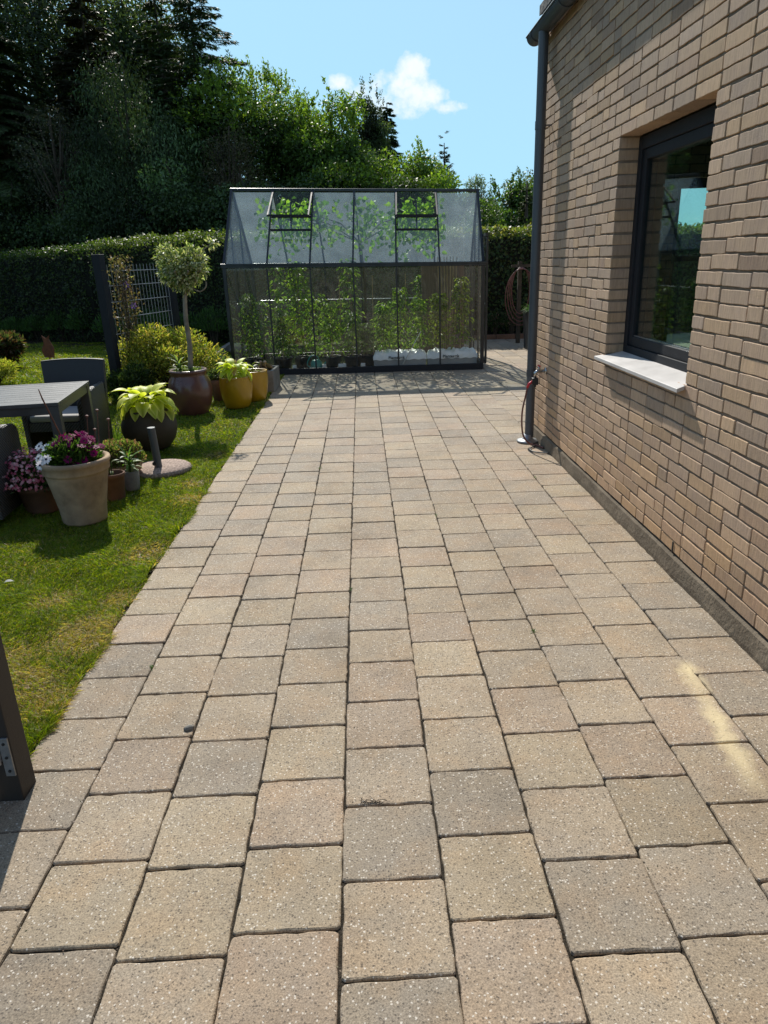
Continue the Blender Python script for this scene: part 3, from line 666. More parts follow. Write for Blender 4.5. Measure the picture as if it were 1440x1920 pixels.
mb.build('base_frame', 'metal_dark', gh, world=True, bevel=.004)
bay = GW / 6
gbars('corner_post', [((u, d, .09), (u, d, EH - .02)) for u in (0, GW) for d in (0, GDP)], w_=.05, h_=.05)
gbars('glazing_bar', [((bay * i, d, .09), (bay * i, d, EH - .03)) for i in range(1, 6) for d in (0, GDP)], w_=.022, h_=.03)
for d in (0, GDP):
    mb = MB(); s_ = -1 if d == 0 else 1
    mb.bar(GP(-.04, d + s_ * .012, EH), GP(GW + .04, d + s_ * .012, EH), .055, .045); mb.bar(GP(-.045, d + s_ * .042, EH + .022), GP(GW + .045, d + s_ * .042, EH + .022), .012, .03); mb.build('eave_gutter', 'gh_frame', gh, world=True, bevel=.004)
mb = MB(); mb.bar(GP(-.03, 1, RH + .008), GP(GW + .03, 1, RH + .008), .06, .04); mb.build('ridge', 'gh_frame', gh, world=True, bevel=.006)
def RP(u, t, side=0, lift=0.):   # t: 0 eave .. 1 ridge
    d = t if side == 0 else GDP - t
    return (u, d + (-lift if side == 0 else lift) * .73, EH + (RH - EH) * t + lift * .68)
for i in range(7):
    for sd in (0, 1):
        big = i in (0, 6); gbars('rafter', [(RP(bay * i, .02, sd, .012), RP(bay * i, .985, sd, .012))], w_=.036 if big else .024, h_=.045 if big else .028)
gbars('gable_bar', [((u, .04, EH), (u, GDP - .04, EH)) for u in (0, GW)] + [((u, d, .09), (u, d, EH - .02)) for u in (0,) for d in (.66, 1.33)] + [((u, d, EH + .02), (u, d, EH + (RH - EH) * .62)) for u in (0, GW) for d in (.66, 1.33)] + [((GW, d, .09), (GW, d, EH - .02)) for d in (.62, 1.40)], w_=.024, h_=.028)
# cross bracing seen through the glass
gbars('brace', [((bay * 4.55, .06, EH - .62 * EH), (bay * 4.1, .05, .10)), ((0.03, .5, 1.0), (.03, 1.9, 1.0)), ((.1, GDP - .03, .98), (GW - .1, GDP - .03, .98))], w_=.012, h_=.012, mat='alu')
def pane(name, q, mat, parent=gh):
    q = [GP(*p) for p in q]; mb = MB(); mb.add(q, [(0, 1, 2, 3)]); o = mb.build(name, mat, parent, world=parent is gh)
    if parent is not gh: o.location = -Vector(gh.location)
    return o
e_ = .012
for i in range(6):
    a, b = bay * i + e_, bay * (i + 1) - e_
    for d in (0, GDP): pane('wall_pane', [(a, d, .095), (b, d, .095), (b, d, EH - .025), (a, d, EH - .025)], 'glass_wall')
    for sd in (0, 1):
        t1 = .456 if i in (1, 4) else .975
        pane('roof_pane', [RP(a, .03, sd), RP(b, .03, sd), RP(b, t1, sd), RP(a, t1, sd)], 'glass_roof')
        if t1 < .9: pane('roof_pane', [RP(a + .02, .475, sd), RP(b - .02, .475, sd), RP(b - .02, .62, sd), RP(a + .02, .62, sd)], 'glass_roof')
for d0, d1 in ((.03, .65), (.68, 1.32), (1.35, 1.97)):
    pane('gable_pane', [(0, d0, .095), (0, d1, .095), (0, d1, EH - .02), (0, d0, EH - .02)], 'glass_wall')
for d0, d1 in ((.03, .60), (1.42, 1.97)): pane('gable_pane', [(GW, d0, .095), (GW, d1, .095), (GW, d1, EH - .02), (GW, d0, EH - .02)], 'glass_wall')
for u in (0, GW): 
    q = [GP(u, .05, EH + .02), GP(u, GDP - .05, EH + .02), GP(u, 1, RH - .03)]; mb = MB(); mb.add(q, [(0, 1, 2)]); mb.build('gable_pane', 'glass_wall', gh, world=True)
PH = R(30)
for i in (1, 4):
    a, b = bay * i + .015, bay * (i + 1) - .015; L_ = .80
    for sg in (-1, 1):
      f = (lambda u, s, sg=sg: (u, 1 + sg * s * math.cos(PH), RH + .012 - s * math.sin(PH)))
      mb = MB(); mb.bar(GP(*f(a, 0)), GP(*f(a, L_)), .022, .018); mb.bar(GP(*f(b, 0)), GP(*f(b, L_)), .022, .018); mb.bar(GP(*f(a, L_)), GP(*f(b, L_)), .018, .026)
      vt = mb.build('roof_vent', 'metal_dark', gh, world=True)
      pane('pane', [f(a, .02), f(b, .02), f(b, L_ - .01), f(a, L_ - .01)], 'glass_clear', vt)
    f = lambda u, s: (u, 1 - s * math.cos(PH), RH + .012 - s * math.sin(PH))
    mb = MB(); m_ = (a + b) / 2; mb.bar(GP(*f(m_, L_ * .98)), GP(*RP(m_, .64)), .008, .008); mb.tube([GP(*f(m_, L_ * .5)), GP(m_, .55, 2.06)], .014, 8); mb.build('vent_opener', 'gh_frame', gh, world=True)
    
    for tt_ in (.462, .64):
        mb = MB(); mb.bar(GP(*RP(a, tt_)), GP(*RP(b, tt_)), .03, .032); mb.build('vent_sill', 'metal_dark', gh, world=True, bevel=.003)
# sliding door pushed aside on the right gable
mb = MB(); ud = GW + .055
for p, q in (((ud, .02, .10), (ud, .02, 1.92)), ((ud, .70, .10), (ud, .70, 1.92)), ((ud, .02, 1.92), (ud, .70, 1.92)), ((ud, .02, .10), (ud, .70, .10)), ((ud, .02, .95), (ud, .70, .95))): mb.bar(GP(*p), GP(*q), .03, .045)
sd_ = mb.build('sliding_door', 'gh_frame', gh, world=True, bevel=.003)
o = pane('pane', [(ud, .03, .11), (ud, .69, .11), (ud, .69, 1.91), (ud, .03, 1.91)], 'glass_clear', sd_)
mb = MB(); mb.bar(GP(GW + .04, -.05, 1.95), GP(GW + .04, 1.5, 1.95), .04, .04); mb.build('door_track', 'gh_frame', gh, world=True)

# ------------------------------------------------------------------ pots, plants: helpers
def circ(x, y, r, z, n=32): return [(x + r * math.cos(2 * math.pi * k / n), y + r * math.sin(2 * math.pi * k / n), z) for k in range(n)]
def potted(name, label, cat, x, y, prof, mat, wall=.015, soil=None, group=None, seg=44, wob=.006):
    """prof: outer profile (r,z) from foot to rim"""
    t = thing(name, label, cat, (x, y, 0), group=group); h = prof[-1][1]; rr = prof[-1][0]
    soil = h - .035 if soil is None else soil
    inner = [(rr - wall * .5, h + .003), (rr - wall, h), (rr - wall * 1.1, soil - .03)]
    mb = MB(); mb.lathe([(0.001, 0)] + list(prof) + inner, (0, 0, 0), seg, wob); mb.build('pot', mat, t, smooth=True)
    mb = MB(); ns = 28; rs = rr - wall * .9
    V = [(0, 0, soil + .008)] + [(rs * .6 * math.cos(2 * math.pi * k / ns), rs * .6 * math.sin(2 * math.pi * k / ns), soil + rng.normal() * .004) for k in range(ns)] + circ(0, 0, rs, soil - .004, ns)
    mb.add(V, [(0, 1 + k, 1 + (k + 1) % ns) for k in range(ns)] + [(1 + k, 1 + ns + k, 1 + ns + (k + 1) % ns, 1 + (k + 1) % ns) for k in range(ns)]); mb.build('soil', 'soil', t)
    return t
def big_leaf(base, az, el, L, W, droop, c_in, c_out, fold=.25, nl=8, wav=.02):
    V = []; C = []; pos = Vector(base); e = el; ns = 5
    side = Vector((-math.sin(az), math.cos(az), 0))
    for i in range(nl + 1):
        t = i / nl; d = Vector((math.cos(az) * math.cos(e), math.sin(az) * math.cos(e), math.sin(e))); up = side.cross(d) * -1
        w_ = W * .5 * (math.sin(math.pi * min(t ** .72, 1)) ** .8 if 0 < t < 1 else .02)
        for j in range(ns):
            s = (j / (ns - 1)) * 2 - 1
            p = pos + side * (s * w_) + up * (abs(s) * w_ * fold + math.sin(t * 9 + s * 2 + az * 3) * wav * W * abs(s))
            V.append(p); k = abs(s) ** 1.5
            C.append([c_in[q] * (1 - k) + c_out[q] * k for q in range(3)])
        pos = pos + d * (L / nl); e -= droop / nl
    F = [(i * ns + j, i * ns + j + 1, (i + 1) * ns + j + 1, (i + 1) * ns + j) for i in range(nl) for j in range(ns - 1)]
    return V, F, C
def rosette(t, n, z, r0, L, W, cin, cout, el=(.1, 1.2), droop=(.6, 1.6), mat='leaf', name='foliage', off=(0, 0)):
    mb = MB()
    for i in range(n):
        az = 2.4 * i + rng.normal() * .3; f = i / n; e = el[1] + (el[0] - el[1]) * (1 - f) if False else el[0] + (el[1] - el[0]) * f
        k = rng.uniform(.8, 1.15); ci = np.array(cin) * rng.normal(1, .12); c2 = np.array(cout) * rng.normal(1, .1)
        st = Vector((off[0] + r0 * .25 * math.cos(az), off[1] + r0 * .25 * math.sin(az), z)); mid = st + Vector((math.cos(az) * r0 * (1 - f * .6), math.sin(az) * r0 * (1 - f * .6), .04 + .10 * f + r0 * .35))
        mb.tube([st, (st + mid) / 2 + Vector((0, 0, .02)), mid], .004, 5, c=tuple(np.clip(ci * .9, .01, 1)))
        V, F, C = big_leaf(mid, az + rng.normal() * .25, e * .6, L * k, W * k, rng.uniform(*droop), np.clip(ci, 0.01, 1), np.clip(c2, .01, 1)); mb.add(V, F, C)
    return mb.build(name, mat, t, smooth=True)
def mound(t, n, ctr, rad, size, cols, name='foliage', flat=.6, mat='leaf', wts=None, up=.5, hexa=True, wr=.55, shell=.45):
    d = rdir(n); d[:, 2] = np.abs(d[:, 2]) * (1 if flat < 1 else 1) - (0 if flat < 1 else 0)
    r = (shell + (1 - shell) * rng.random(n) ** .6)[:, None] * (1 + .18 * vnoise(d, 3.2, int(abs(ctr[0]) * 91) % 97))[:, None]
    P = np.array(ctr) + d * r * np.array([rad[0], rad[1], rad[2]])
    D = unit(d + rdir(n) * .7 + np.array([0, 0, up])); U = unit(rdir(n) * .8 + d * .5 + np.array([0, 0, .9]))
    L = size * rng.uniform(.6, 1.25, n)
    return leaves(name, P, D, U, L, L * wr, tint(n, cols, wts), mat, t, hexa)

# large pale terracotta pot with magenta and white daisies
t = potted('flower_pot', 'tall pale terracotta pot with magenta and white daisies nearest the camera', 'flower pot', -1.925, 4.56,
           [(.138, 0), (.142, .01), (.150, .10), (.176, .24), (.196, .335), (.199, .345), (.207, .35), (.210, .36), (.209, .395), (.216, .40), (.220, .415), (.218, .43)], 'terracotta_pale', .03, .395)
mound(t, 2600, (-.03, .02, .40), (.17, .17, .15), .045, [(.05, .10, .02), (.07, .14, .03), (.10, .16, .04)], wr=.28, up=.9)
def daisies(t, pts, r, cp, cc, npet=12, name='flower'):
    for p, nrm in pts:
        mb = MB(); nrm = Vector(nrm).normalized(); x = nrm.orthogonal().normalized(); y = nrm.cross(x); p = Vector(p); a0 = rng.uniform(0, 6)
        for k in range(npet):
            a = a0 + 2 * math.pi * k / npet; d = x * math.cos(a) + y * math.sin(a); s = nrm.cross(d); rr = r * rng.uniform(.88, 1.08); w_ = r * .24; lift = nrm * r * rng.uniform(-.12, .18)
            c = tuple(np.clip(np.array(cp) * rng.normal(1, .14), .005, 1))
            mb.add([p + d * r * .15, p + d * rr * .55 + s * w_ + lift * .5, p + d * rr + lift, p + d * rr * .55 - s * w_ + lift * .5], [(0, 1, 2, 3)], c)
        mb.add([p + nrm * .004 + (x * math.cos(q) + y * math.sin(q)) * r * .2 for q in np.linspace(0, 5.6, 8)], [tuple(range(8))], cc)
        mb.tube([p - nrm * .001, p * .8 + Vector((0, 0, p.z * .2 - .06))], .0016, 4, c=(.06, .12, .03))
        mb.build(name, 'petal', t)
pts = []
for i in range(64):
    a = rng.uniform(0, 6.28); q = rng.random() ** .5; pts.append(((.02 + .155 * q * math.cos(a), .02 + .15 * q * math.sin(a), .50 + .09 * (1 - q) + rng.uniform(-.03, .035)), (math.cos(a) * .5 * q + rng.normal() * .3, math.sin(a) * .5 * q - .25 + rng.normal() * .3, .75)))
for p_ in ((.10, -.1, .44), (.06, -.13, .42), (.02, -.15, .46), (.15, -.05, .47)): pts.append((p_, (.2, -.9, .5)))
daisies(t, pts, .030, (.26, .004, .10), (.03, .01, .03))
daisies(t, [((-.15, -.13, .455), (-.3, -.8, .6)), ((-.19, -.09, .46), (-.5, -.7, .5)), ((-.11, -.16, .47), (-.2, -.9, .6)), ((-.15, -.05, .52), (-.2, -.7, .8)), ((-.20, -.03, .525), (-.4, -.6, .7)), ((-.10, -.02, .53), (-.1, -.7, .8)), ((-.16, -.15, .43), (-.3, -.9, .4))], .037, (.86, .86, .88), (.03, .02, .06))
# brown pot with pink flowers
t = potted('flower_pot', 'brown terracotta pot full of small pink flowers, left of the tall pale pot', 'flower pot', -2.30, 4.80, [(.105, 0), (.11, .01), (.150, .17), (.158, .172), (.162, .20)], 'terracotta', .02)
mound(t, 1500, (-.03, 0, .20), (.24, .22, .20), .035, [(.06, .10, .03), (.09, .12, .04)], wr=.4)
n = 900; d = rdir(n); d[:, 2] = np.abs(d[:, 2]) * .9; P = np.array([-.05, -.02, .22]) + d * np.array([.27, .23, .24]) * rng.uniform(.75, 1.12, n)[:, None] + np.array([0, 0, 0])
P5 = np.repeat(P, 5, 0); nn = unit(d + rdir(n) * .5); x_ = unit(np.cross(nn, rdir(n))); y_ = np.cross(nn, x_)
ang_ = np.tile(np.arange(5) * 2 * np.pi / 5, n)[:, None]; D = np.repeat(x_, 5, 0) * np.cos(ang_) + np.repeat(y_, 5, 0) * np.sin(ang_)
leaves('flowers', P5, D, np.repeat(nn, 5, 0), .0125, .0095, np.repeat(tint(n, [(.80, .26, .34), (.85, .42, .46), (.66, .16, .25), (.88, .58, .58)], var=.12), 5, 0), 'petal', t, False, 0.)
# small brown pot and small grey-beige pot
t = potted('flower_pot', 'small brown pot with bare soil between the tall pale pot and the grey pot', 'flower pot', -1.855, 4.99, [(.060, 0), (.064, .01), (.078, .17), (.084, .175), (.086, .20)], 'terracotta', .012, .17)
rosette(t, 5, .165, .02, .07, .03, (.10, .16, .04), (.2, .22, .08), off=(-.02, .02))
t = potted('flower_pot', 'small grey-beige pot with a spiky green plant beside the parasol base', 'flower pot', -1.80, 5.21, [(.050, 0), (.052, .01), (.062, .15)], 'concrete', .01)
rosette(t, 14, .14, .015, .11, .022, (.10, .20, .03), (.16, .27, .05), el=(.0, 2.2), droop=(.3, 1.0))
rosette(t, 8, .13, .035, .07, .032, (.30, .36, .22), (.50, .52, .38), el=(-.3, .3), droop=(.4, 1.1), name='variegated_leaves')
# sedum bowl
t = potted('planter_bowl', 'low bowl of fleshy pink-green stonecrop behind the small pots', 'planter bowl', -1.97, 5.52, [(.10, 0), (.13, .05), (.165, .12), (.172, .14)], 'terracotta_pale', .02)
mound(t, 3600, (-.01, 0, .14), (.20, .19, .17), .024, [(.16, .20, .06), (.22, .24, .09), (.30, .17, .13), (.12, .17, .04)], wr=.7, up=1.4)
rosette(t, 10, .14, .05, .13, .05, (.14, .26, .04), (.30, .42, .10), el=(.0, 1.), droop=(.5, 1.2), name='bright_leaves', off=(-.12, -.05))
# parasol base
t = thing('parasol_base', 'round pebbled concrete parasol base with an empty metal tube on the lawn', 'parasol base', (-1.715, 5.70, 0))
mb = MB(); mb.lathe([(.001, .0), (.235, 0), (.243, .012), (.240, .034), (.222, .047), (.10, .056), (.001, .058)], (0, 0, 0), 48, .02); mb.build('weight', 'aggregate', t, smooth=True)
mb = MB(); mb.tube([(0, -.06, .05), (-.012, -.07, .385)], .031, 24, cap=False); mb.tube([(-.012, -.07, .385), (0, -.06, .06)], .027, 24, cap=False); mb.lathe([(.027, 0), (.032, 0), (.033, .006), (.027, .006)], (-.012, -.07, .381), 24); mb.build('tube', 'metal_grey', t, smooth=True)
mb = MB(); mb.tube([(-.012, -.07, .10), (-.012, -.115, .10)], .008, 8); mb.tube([(-.012, -.115, .10), (-.012, -.125, .10)], .016, 10); mb.build('clamp_screw', 'black', t)
# hosta in a dark rounded pot
t = potted('potted_hosta', 'large yellow-green hosta in a dark round-shouldered pot on the lawn', 'potted plant', -2.03, 6.58, [(.165, 0), (.175, .01), (.225, .08), (.252, .17), (.250, .23), (.225, .30), (.200, .34), (.206, .355), (.20, .365)], 'glaze_dark', .025)
rosette(t, 44, .33, .10, .21, .125, (.44, .50, .02), (.86, .82, .20), el=(-.8, 1.45), droop=(.8, 1.9))
# red-brown glazed pot with the standard tree
t = potted('potted_standard_tree', 'variegated lollipop tree in a big red-brown glazed pot', 'potted tree', -1.985, 8.13, [(.165, 0), (.175, .01), (.215, .10), (.243, .22), (.246, .30), (.225, .39), (.200, .435), (.196, .455), (.208, .475), (.214, .49), (.208, .505)], 'glaze_red', .03)
mb = MB(); tp = smoothpts([Vector((.02, 0, .45)), Vector((.05, .01, .75)), Vector((.045, 0, 1.05)), Vector((.07, 0, 1.34)), Vector((.10, .01, 1.55))]); mb.tube(tp, np.linspace(.030, .020, len(tp)), 10)
for k in range(9):
    a = k * .75; mb.tube(smoothpts([Vector((.07, 0, 1.30 + .02 * k)), Vector((.07 + .10 * math.cos(a), .10 * math.sin(a), 1.42 + .01 * k)), Vector((.07 + .2 * math.cos(a), .2 * math.sin(a), 1.56))], 4), .009, 6)
mb.tube(smoothpts([Vector((.10, 0, 1.42)), Vector((.22, .0, 1.34)), Vector((.30, 0, 1.38)), Vector((.31, 0, 1.44))], 5), .008, 6)
mb.tube(smoothpts([Vector((.12, 0, 1.62)), Vector((.24, .0, 1.72)), Vector((.42, 0, 1.82))], 5), .006, 6)
mb.build('trunk', 'bark_pale', t, smooth=True)
n = 3600; cc_ = np.array([(.02, 0, 1.60, .17), (.17, .02, 1.63, .17), (-.06, .03, 1.68, .13), (.24, 0, 1.58, .10), (.05, -.08, 1.52, .13), (-.03, -.05, 1.56, .13), (.12, .08, 1.55, .14), (.08, .0, 1.44, .09), (-.12, 0, 1.76, .07), (.42, 0, 1.83, .055), (.20, 0, 1.72, .08), (.27, .03, 1.66, .06), (-.13, .02, 1.50, .06), (.02, .0, 1.42, .06), (.10, .0, 1.38, .06)])
ii = rng.choice(len(cc_), n, p=cc_[:, 3] ** 2 / (cc_[:, 3] ** 2).sum()); d = rdir(n); P = cc_[ii, :3] + d * (cc_[ii, 3] * rng.random(n) ** .5 * 1.12)[:, None]
leaves('crown', P, d + rdir(n) * .6, d + rdir(n) * .5 + np.array([0, 0, .5]), .048 * rng.uniform(.6, 1.3, n), .022, tint(n, [(.20, .25, .08), (.50, .50, .30), (.66, .64, .46), (.10, .15, .05)], (3, 3, 2, 2)), 'leaf', t, False)
rosette(t, 16, .47, .03, .12, .02, (.14, .22, .05), (.4, .45, .2), el=(0, 2), droop=(.4, 1.2), name='underplanting', off=(-.08, -.05))
mound(t, 700, (0, 0, .46), (.17, .17, .05), .03, [(.10, .14, .05), (.22, .26, .12)], name='ground_leaves')
# two yellow pots
yp = [(.135, 0), (.145, .01), (.172, .10), (.190, .22), (.192, .30), (.186, .35), (.190, .365)]
t = potted('potted_hosta', 'yellow glazed pot with a flopping lime hosta near the paving edge', 'potted plant', -1.52, 8.45, yp, 'glaze_yellow', .022, group='yellow glazed pots')
rosette(t, 44, .33, .07, .18, .085, (.40, .50, .03), (.66, .68, .07), el=(-.8, 1.4), droop=(.8, 1.9)); rosette(t, 7, .34, .07, .17, .08, (.42, .26, .10), (.62, .46, .22), el=(-.9, -.2), droop=(.6, 1.6), name='withered_leaves')
t = potted('glazed_pot', 'second yellow glazed pot half hidden behind the hosta pot', 'pot', -1.385, 8.86, yp, 'glaze_yellow', .022, .30, group='yellow glazed pots')
rosette(t, 6, .31, .03, .10, .03, (.2, .3, .05), (.3, .35, .08))
# stone trough
t = thing('stone_trough', 'grey concrete trough planter with small plants at the greenhouse corner', 'planter', (-1.47, 9.66, 0), R(-3))
mb = MB()
for a, b in (((-.31, -.26, 0), (.29, -.225, .28)), ((-.31, .225, 0), (.29, .26, .28)), ((-.31, -.224, 0), (-.275, .224, .28)), ((.255, -.224, 0), (.29, .224, .28)), ((-.274, -.224, .0), (.254, .224, .03))): mb.box(a, b)
mb.build('trough', 'concrete', t, bevel=.006)
mb = MB(); mb.box((-.274, -.224, .031), (.254, .224, .245)); mb.build('soil', 'soil', t)
mound(t, 700, (-.15, -.02, .25), (.12, .14, .10), .04, [(.06, .10, .04), (.12, .17, .06), (.2, .18, .08)], name='plant')
mound(t, 400, (.13, .05, .25), (.09, .12, .07), .035, [(.10, .07, .06), (.15, .09, .07)], name='dark_plant')
mb = MB()
for k in range(3): x = .05 + .06 * k; mb.tube([(x, -.05, .24), (x - .01, -.06, .36)], .003, 5); mb.lathe([(.001, 0), (.02, .008), (.024, .02), (.012, .034), (.001, .036)], (x - .01, -.06, .355), 12)
mb.build('seed_heads', 'terracotta_pale', t)
t = potted('flower_pot', 'low brown pot with dark green leaves between the red-brown and yellow pots', 'flower pot', -1.80, 8.98, [(.11, 0), (.14, .22), (.15, .26)], 'terracotta', .02)
mound(t, 900, (0, 0, .26), (.16, .15, .12), .035, [(.05, .08, .03), (.12, .15, .07)])
# low plants on the gravel strip by the greenhouse
def plant(name, label, cat, x, y, rad, h, size, cols, n, group=None, wr=.45, up=.8, wts=None, z0=.0, stem=True):
    t = thing(name, label, cat, (x, y, 0), group=group)
    mound(t, n, (0, 0, h * .42), (rad, rad, h * .58), size, cols, wr=wr, up=up, wts=wts, shell=.3)
    if stem:
        mb = MB()
        for k in range(9): a = k * 2.4; q = rad * .6 * rng.random(); mb.tube([(q * .3 * math.cos(a), q * .3 * math.sin(a), 0), (q * math.cos(a), q * math.sin(a), h * .8)], [.008, .004], 5)
        mb.build('stems', 'bark', t)
    return t
plant('flowering_plant', 'small twiggy plant with buff seed heads behind the lime hosta', 'plant', -1.72, 9.45, .17, .42, .022, [(.30, .22, .15), (.20, .20, .08), (.12, .15, .05), (.4, .3, .25)], 1100)
plant('low_plant', 'grey-green low plant at the end of the raised edging', 'plant', -2.2, 10.3, .22, .22, .035, [(.06, .09, .05), (.14, .17, .10)], 900)
plant('low_plant', 'bluish leafy plant tucked against the greenhouse corner', 'plant', -2.1, 10.75, .16, .32, .05, [(.05, .10, .07), (.09, .14, .10)], 700)
t = thing('raised_edging', 'row of grey concrete edging along the left side of the greenhouse', 'edging', (-2.62, 12.6, 0))
for k in range(5):
    mb = MB(); y0_ = 10.85 + k * .8; mb.box((-2.62 - .018 * k - .045, y0_, -.05), (-2.62 - .018 * k + .045, y0_ + .79, .13)); mb.build('edging_block', 'concrete', t, world=True, bevel=.008)
mb = MB(); mb.lathe([(.001, 0), (.14, 0), (.18, .06), (.16, .15), (.08, .2), (.001, .21)], (0, 0, 0), 14, .12); o = mb.build('boulder', 'concrete', smooth=True); o.location = (-2.38, 13.9, 0); o.rotation_euler = (0, 0, .6); tag(o, 'rounded grey stone at the far end of the edging', 'stone')

# golden shrub behind the pots
def shrub(name, label, x, y, rad, h, cols, n, size=.055, wts=None, lob=16, wr=.38, seed=1, cat='shrub', trunk=True, mat='leaf', up=.6):
    t = thing(name, label, cat, (x, y, 0)); r_ = np.random.default_rng(seed)
    d = unit(r_.normal(size=(lob, 3))); d[:, 2] = np.abs(d[:, 2]); cc = np.array([0, 0, h * .35]) + d * np.array([rad * .72, rad * .72, h * .50]) * r_.uniform(.6, 1.05, (lob, 1)); cr = r_.uniform(.22, .38, lob) * rad
    ii = r_.choice(lob, n); dd = rdir(n); P = cc[ii] + dd * (cr[ii] * rng.random(n) ** .4)[:, None] * np.array([1.15, 1.15, .8]); P[:, 2] = np.abs(P[:, 2]) + .01
    leaves('foliage', P, dd * .8 + rdir(n) * .6 + np.array([0, 0, up]), rdir(n) * .6 + np.array([0, 0, 1.]) + dd * .4, size * rng.uniform(.6, 1.25, n), size * wr, tint(n, cols, wts), mat, t, True)
    if trunk:
        mb = MB()
        for c_ in cc: mb.tube([(0, 0, 0), (c_[0] * .5, c_[1] * .5, c_[2] * .55), tuple(c_)], [.02, .012, .005], 6)
        mb.build('stems', 'bark', t)
    return t
gold = [(.42, .40, .06), (.28, .31, .05), (.52, .40, .12), (.13, .18, .04), (.58, .50, .18)]
shrub('golden_shrub', 'large golden-green shrub between the trellis and the potted tree', -2.72, 9.95, .74, .92, gold, 15000, .050, (3, 3, 2, 3, 1), 26, seed=3)
shrub('golden_shrub', 'golden shrub half hidden behind the dark chair and trellis post', -3.42, 8.75, .34, .62, gold, 5000, .045, (3, 3, 1, 3, 1), 12, seed=4)
shrub('golden_shrub', 'small yellow shrub at the left edge on the lawn', -5.55, 10.9, .36, .36, [(.42, .40, .06), (.30, .33, .05), (.5, .46, .1)], 3500, .05, None, 12, seed=5)
shrub('bronze_shrub', 'bronze-red leafy shrub at the left edge behind the yellow one', -6.35, 12.7, .6, .62, [(.10, .05, .03), (.07, .09, .03), (.16, .10, .06), (.05, .07, .03)], 4000, .10, None, 14, seed=6)
shrub('dark_shrub', 'low dark green shrub under the golden one by the trellis post', -3.0, 9.2, .38, .42, [(.04, .07, .02), (.07, .10, .03)], 3500, .05, None, 12, seed=8)
def grassclump(name, label, x, y, h, n=160, group=None, cols=((.06, .11, .02), (.10, .16, .03)), sp=.10, lean=.5):
    t = thing(name, label, 'grass plant', (x, y, 0), group=group); mb = MB()
    for i in range(n):
        a = rng.uniform(0, 6.28); b = (sp * rng.random() * math.cos(a), sp * rng.random() * math.sin(a), 0)
        V, F, C = big_leaf(b, a, 1.45 - rng.random() * lean, h * rng.uniform(.6, 1.1), .010, rng.uniform(.2, 1.2), cols[0], cols[1], nl=5, wav=0); mb.add(V, F, C)
    mb.build('blades', 'leaf', t); return t
grassclump('long_grass', 'tuft of long grass at the foot of the near trellis post', -3.02, 8.85, .34, 120)
grassclump('long_grass', 'tuft of long grass beside the dark round pot', -2.42, 6.75, .20, 50)

# trellis with two posts and a wire panel
t = thing('trellis', 'tall dark metal trellis posts with a welded wire panel between them', 'trellis', (-3.24, 9.4, 0))
A_, B_ = Vector((-3.235, 9.42, 0)), Vector((-2.80, 11.05, 0)); dirp = (B_ - A_).normalized()
for p in (A_, B_):
    mb = MB(); mb.bar(p, p + Vector((0, 0, 1.78)), .11, .11, up=dirp); mb.build('post', 'metal_dark', t, world=True, bevel=.004)
mb = MB(); a0, b0 = A_ + dirp * .07, B_ - dirp * .07; Lp = (b0 - a0).length
for i in range(19):
    p = a0 + dirp * (Lp * i / 18); mb.tube([p + Vector((0, 0, .25)), p + Vector((0, 0, 1.66))], .0034, 5)
nrm_ = dirp.cross(Vector((0, 0, 1)))
for z in (.40, .60, .80, 1.0, 1.2, 1.4, 1.58):
    for s_ in (-1, 1): mb.tube([a0 + nrm_ * .0065 * s_ + Vector((0, 0, z)), b0 + nrm_ * .0065 * s_ + Vector((0, 0, z))], .004, 5)
mb.build('wire_panel', 'wire', t, world=True)
t = thing('clematis', 'climbing clematis with brown leaves and two purple flowers on the wire trellis', 'climbing plant', (-3.1, 9.85, 0))
mb = MB(); rr_ = np.random.default_rng(12)
for k in range(26):
    p = np.array([-3.12 + rr_.normal() * .03, 9.86 + rr_.normal() * .04, .02]); pts = [tuple(p)]
    for s in range(12): p = p + np.array([rr_.normal() * .018, rr_.normal() * .05, .125 + rr_.normal() * .03]); pts.append(tuple(p))
    mb.tube(pts, .0028, 4)
mb.build('stems', 'bark', t, world=True)
n = 900; z = rng.uniform(.7, 1.78, n); q_ = .10 + .13 * np.clip(vnoise(z[:, None] * np.ones((1, 2)), 5, 3) + .3, 0, 1); P = np.stack([-3.12 + rng.normal(size=n) * .06, 9.86 + rng.normal(size=n) * q_ + .06 * np.sin(z * 7), z], 1); d = rdir(n)
leaves('foliage', P, d + np.array([0, 0, -.4]), rdir(n) + np.array([0, -.5, .5]), .04 * rng.uniform(.6, 1.3, n), .022, tint(n, [(.15, .10, .065), (.20, .14, .095), (.10, .10, .045), (.26, .21, .12)], (3, 3, 3, 1)), 'leaf', t, world=True)
daisies(t, [((.05, .10, 1.13), (.3, -.9, .3)), ((.03, -.02, 1.40), (.2, -.9, .2))], .055, (.30, .18, .48), (.5, .5, .4), 6)
mb = MB(); mb.add(*big_leaf((.06, .20, 1.50), 2.0, .2, .10, .08, .8, (.55, .52, .05), (.6, .55, .08))); mb.build('yellow_leaf', 'leaf', t)

# garden table
TZ = .73
t = thing('garden_table', 'dark grey slatted garden table at the left edge of the lawn', 'table', (-2.14, 4.97, 0), R(8))
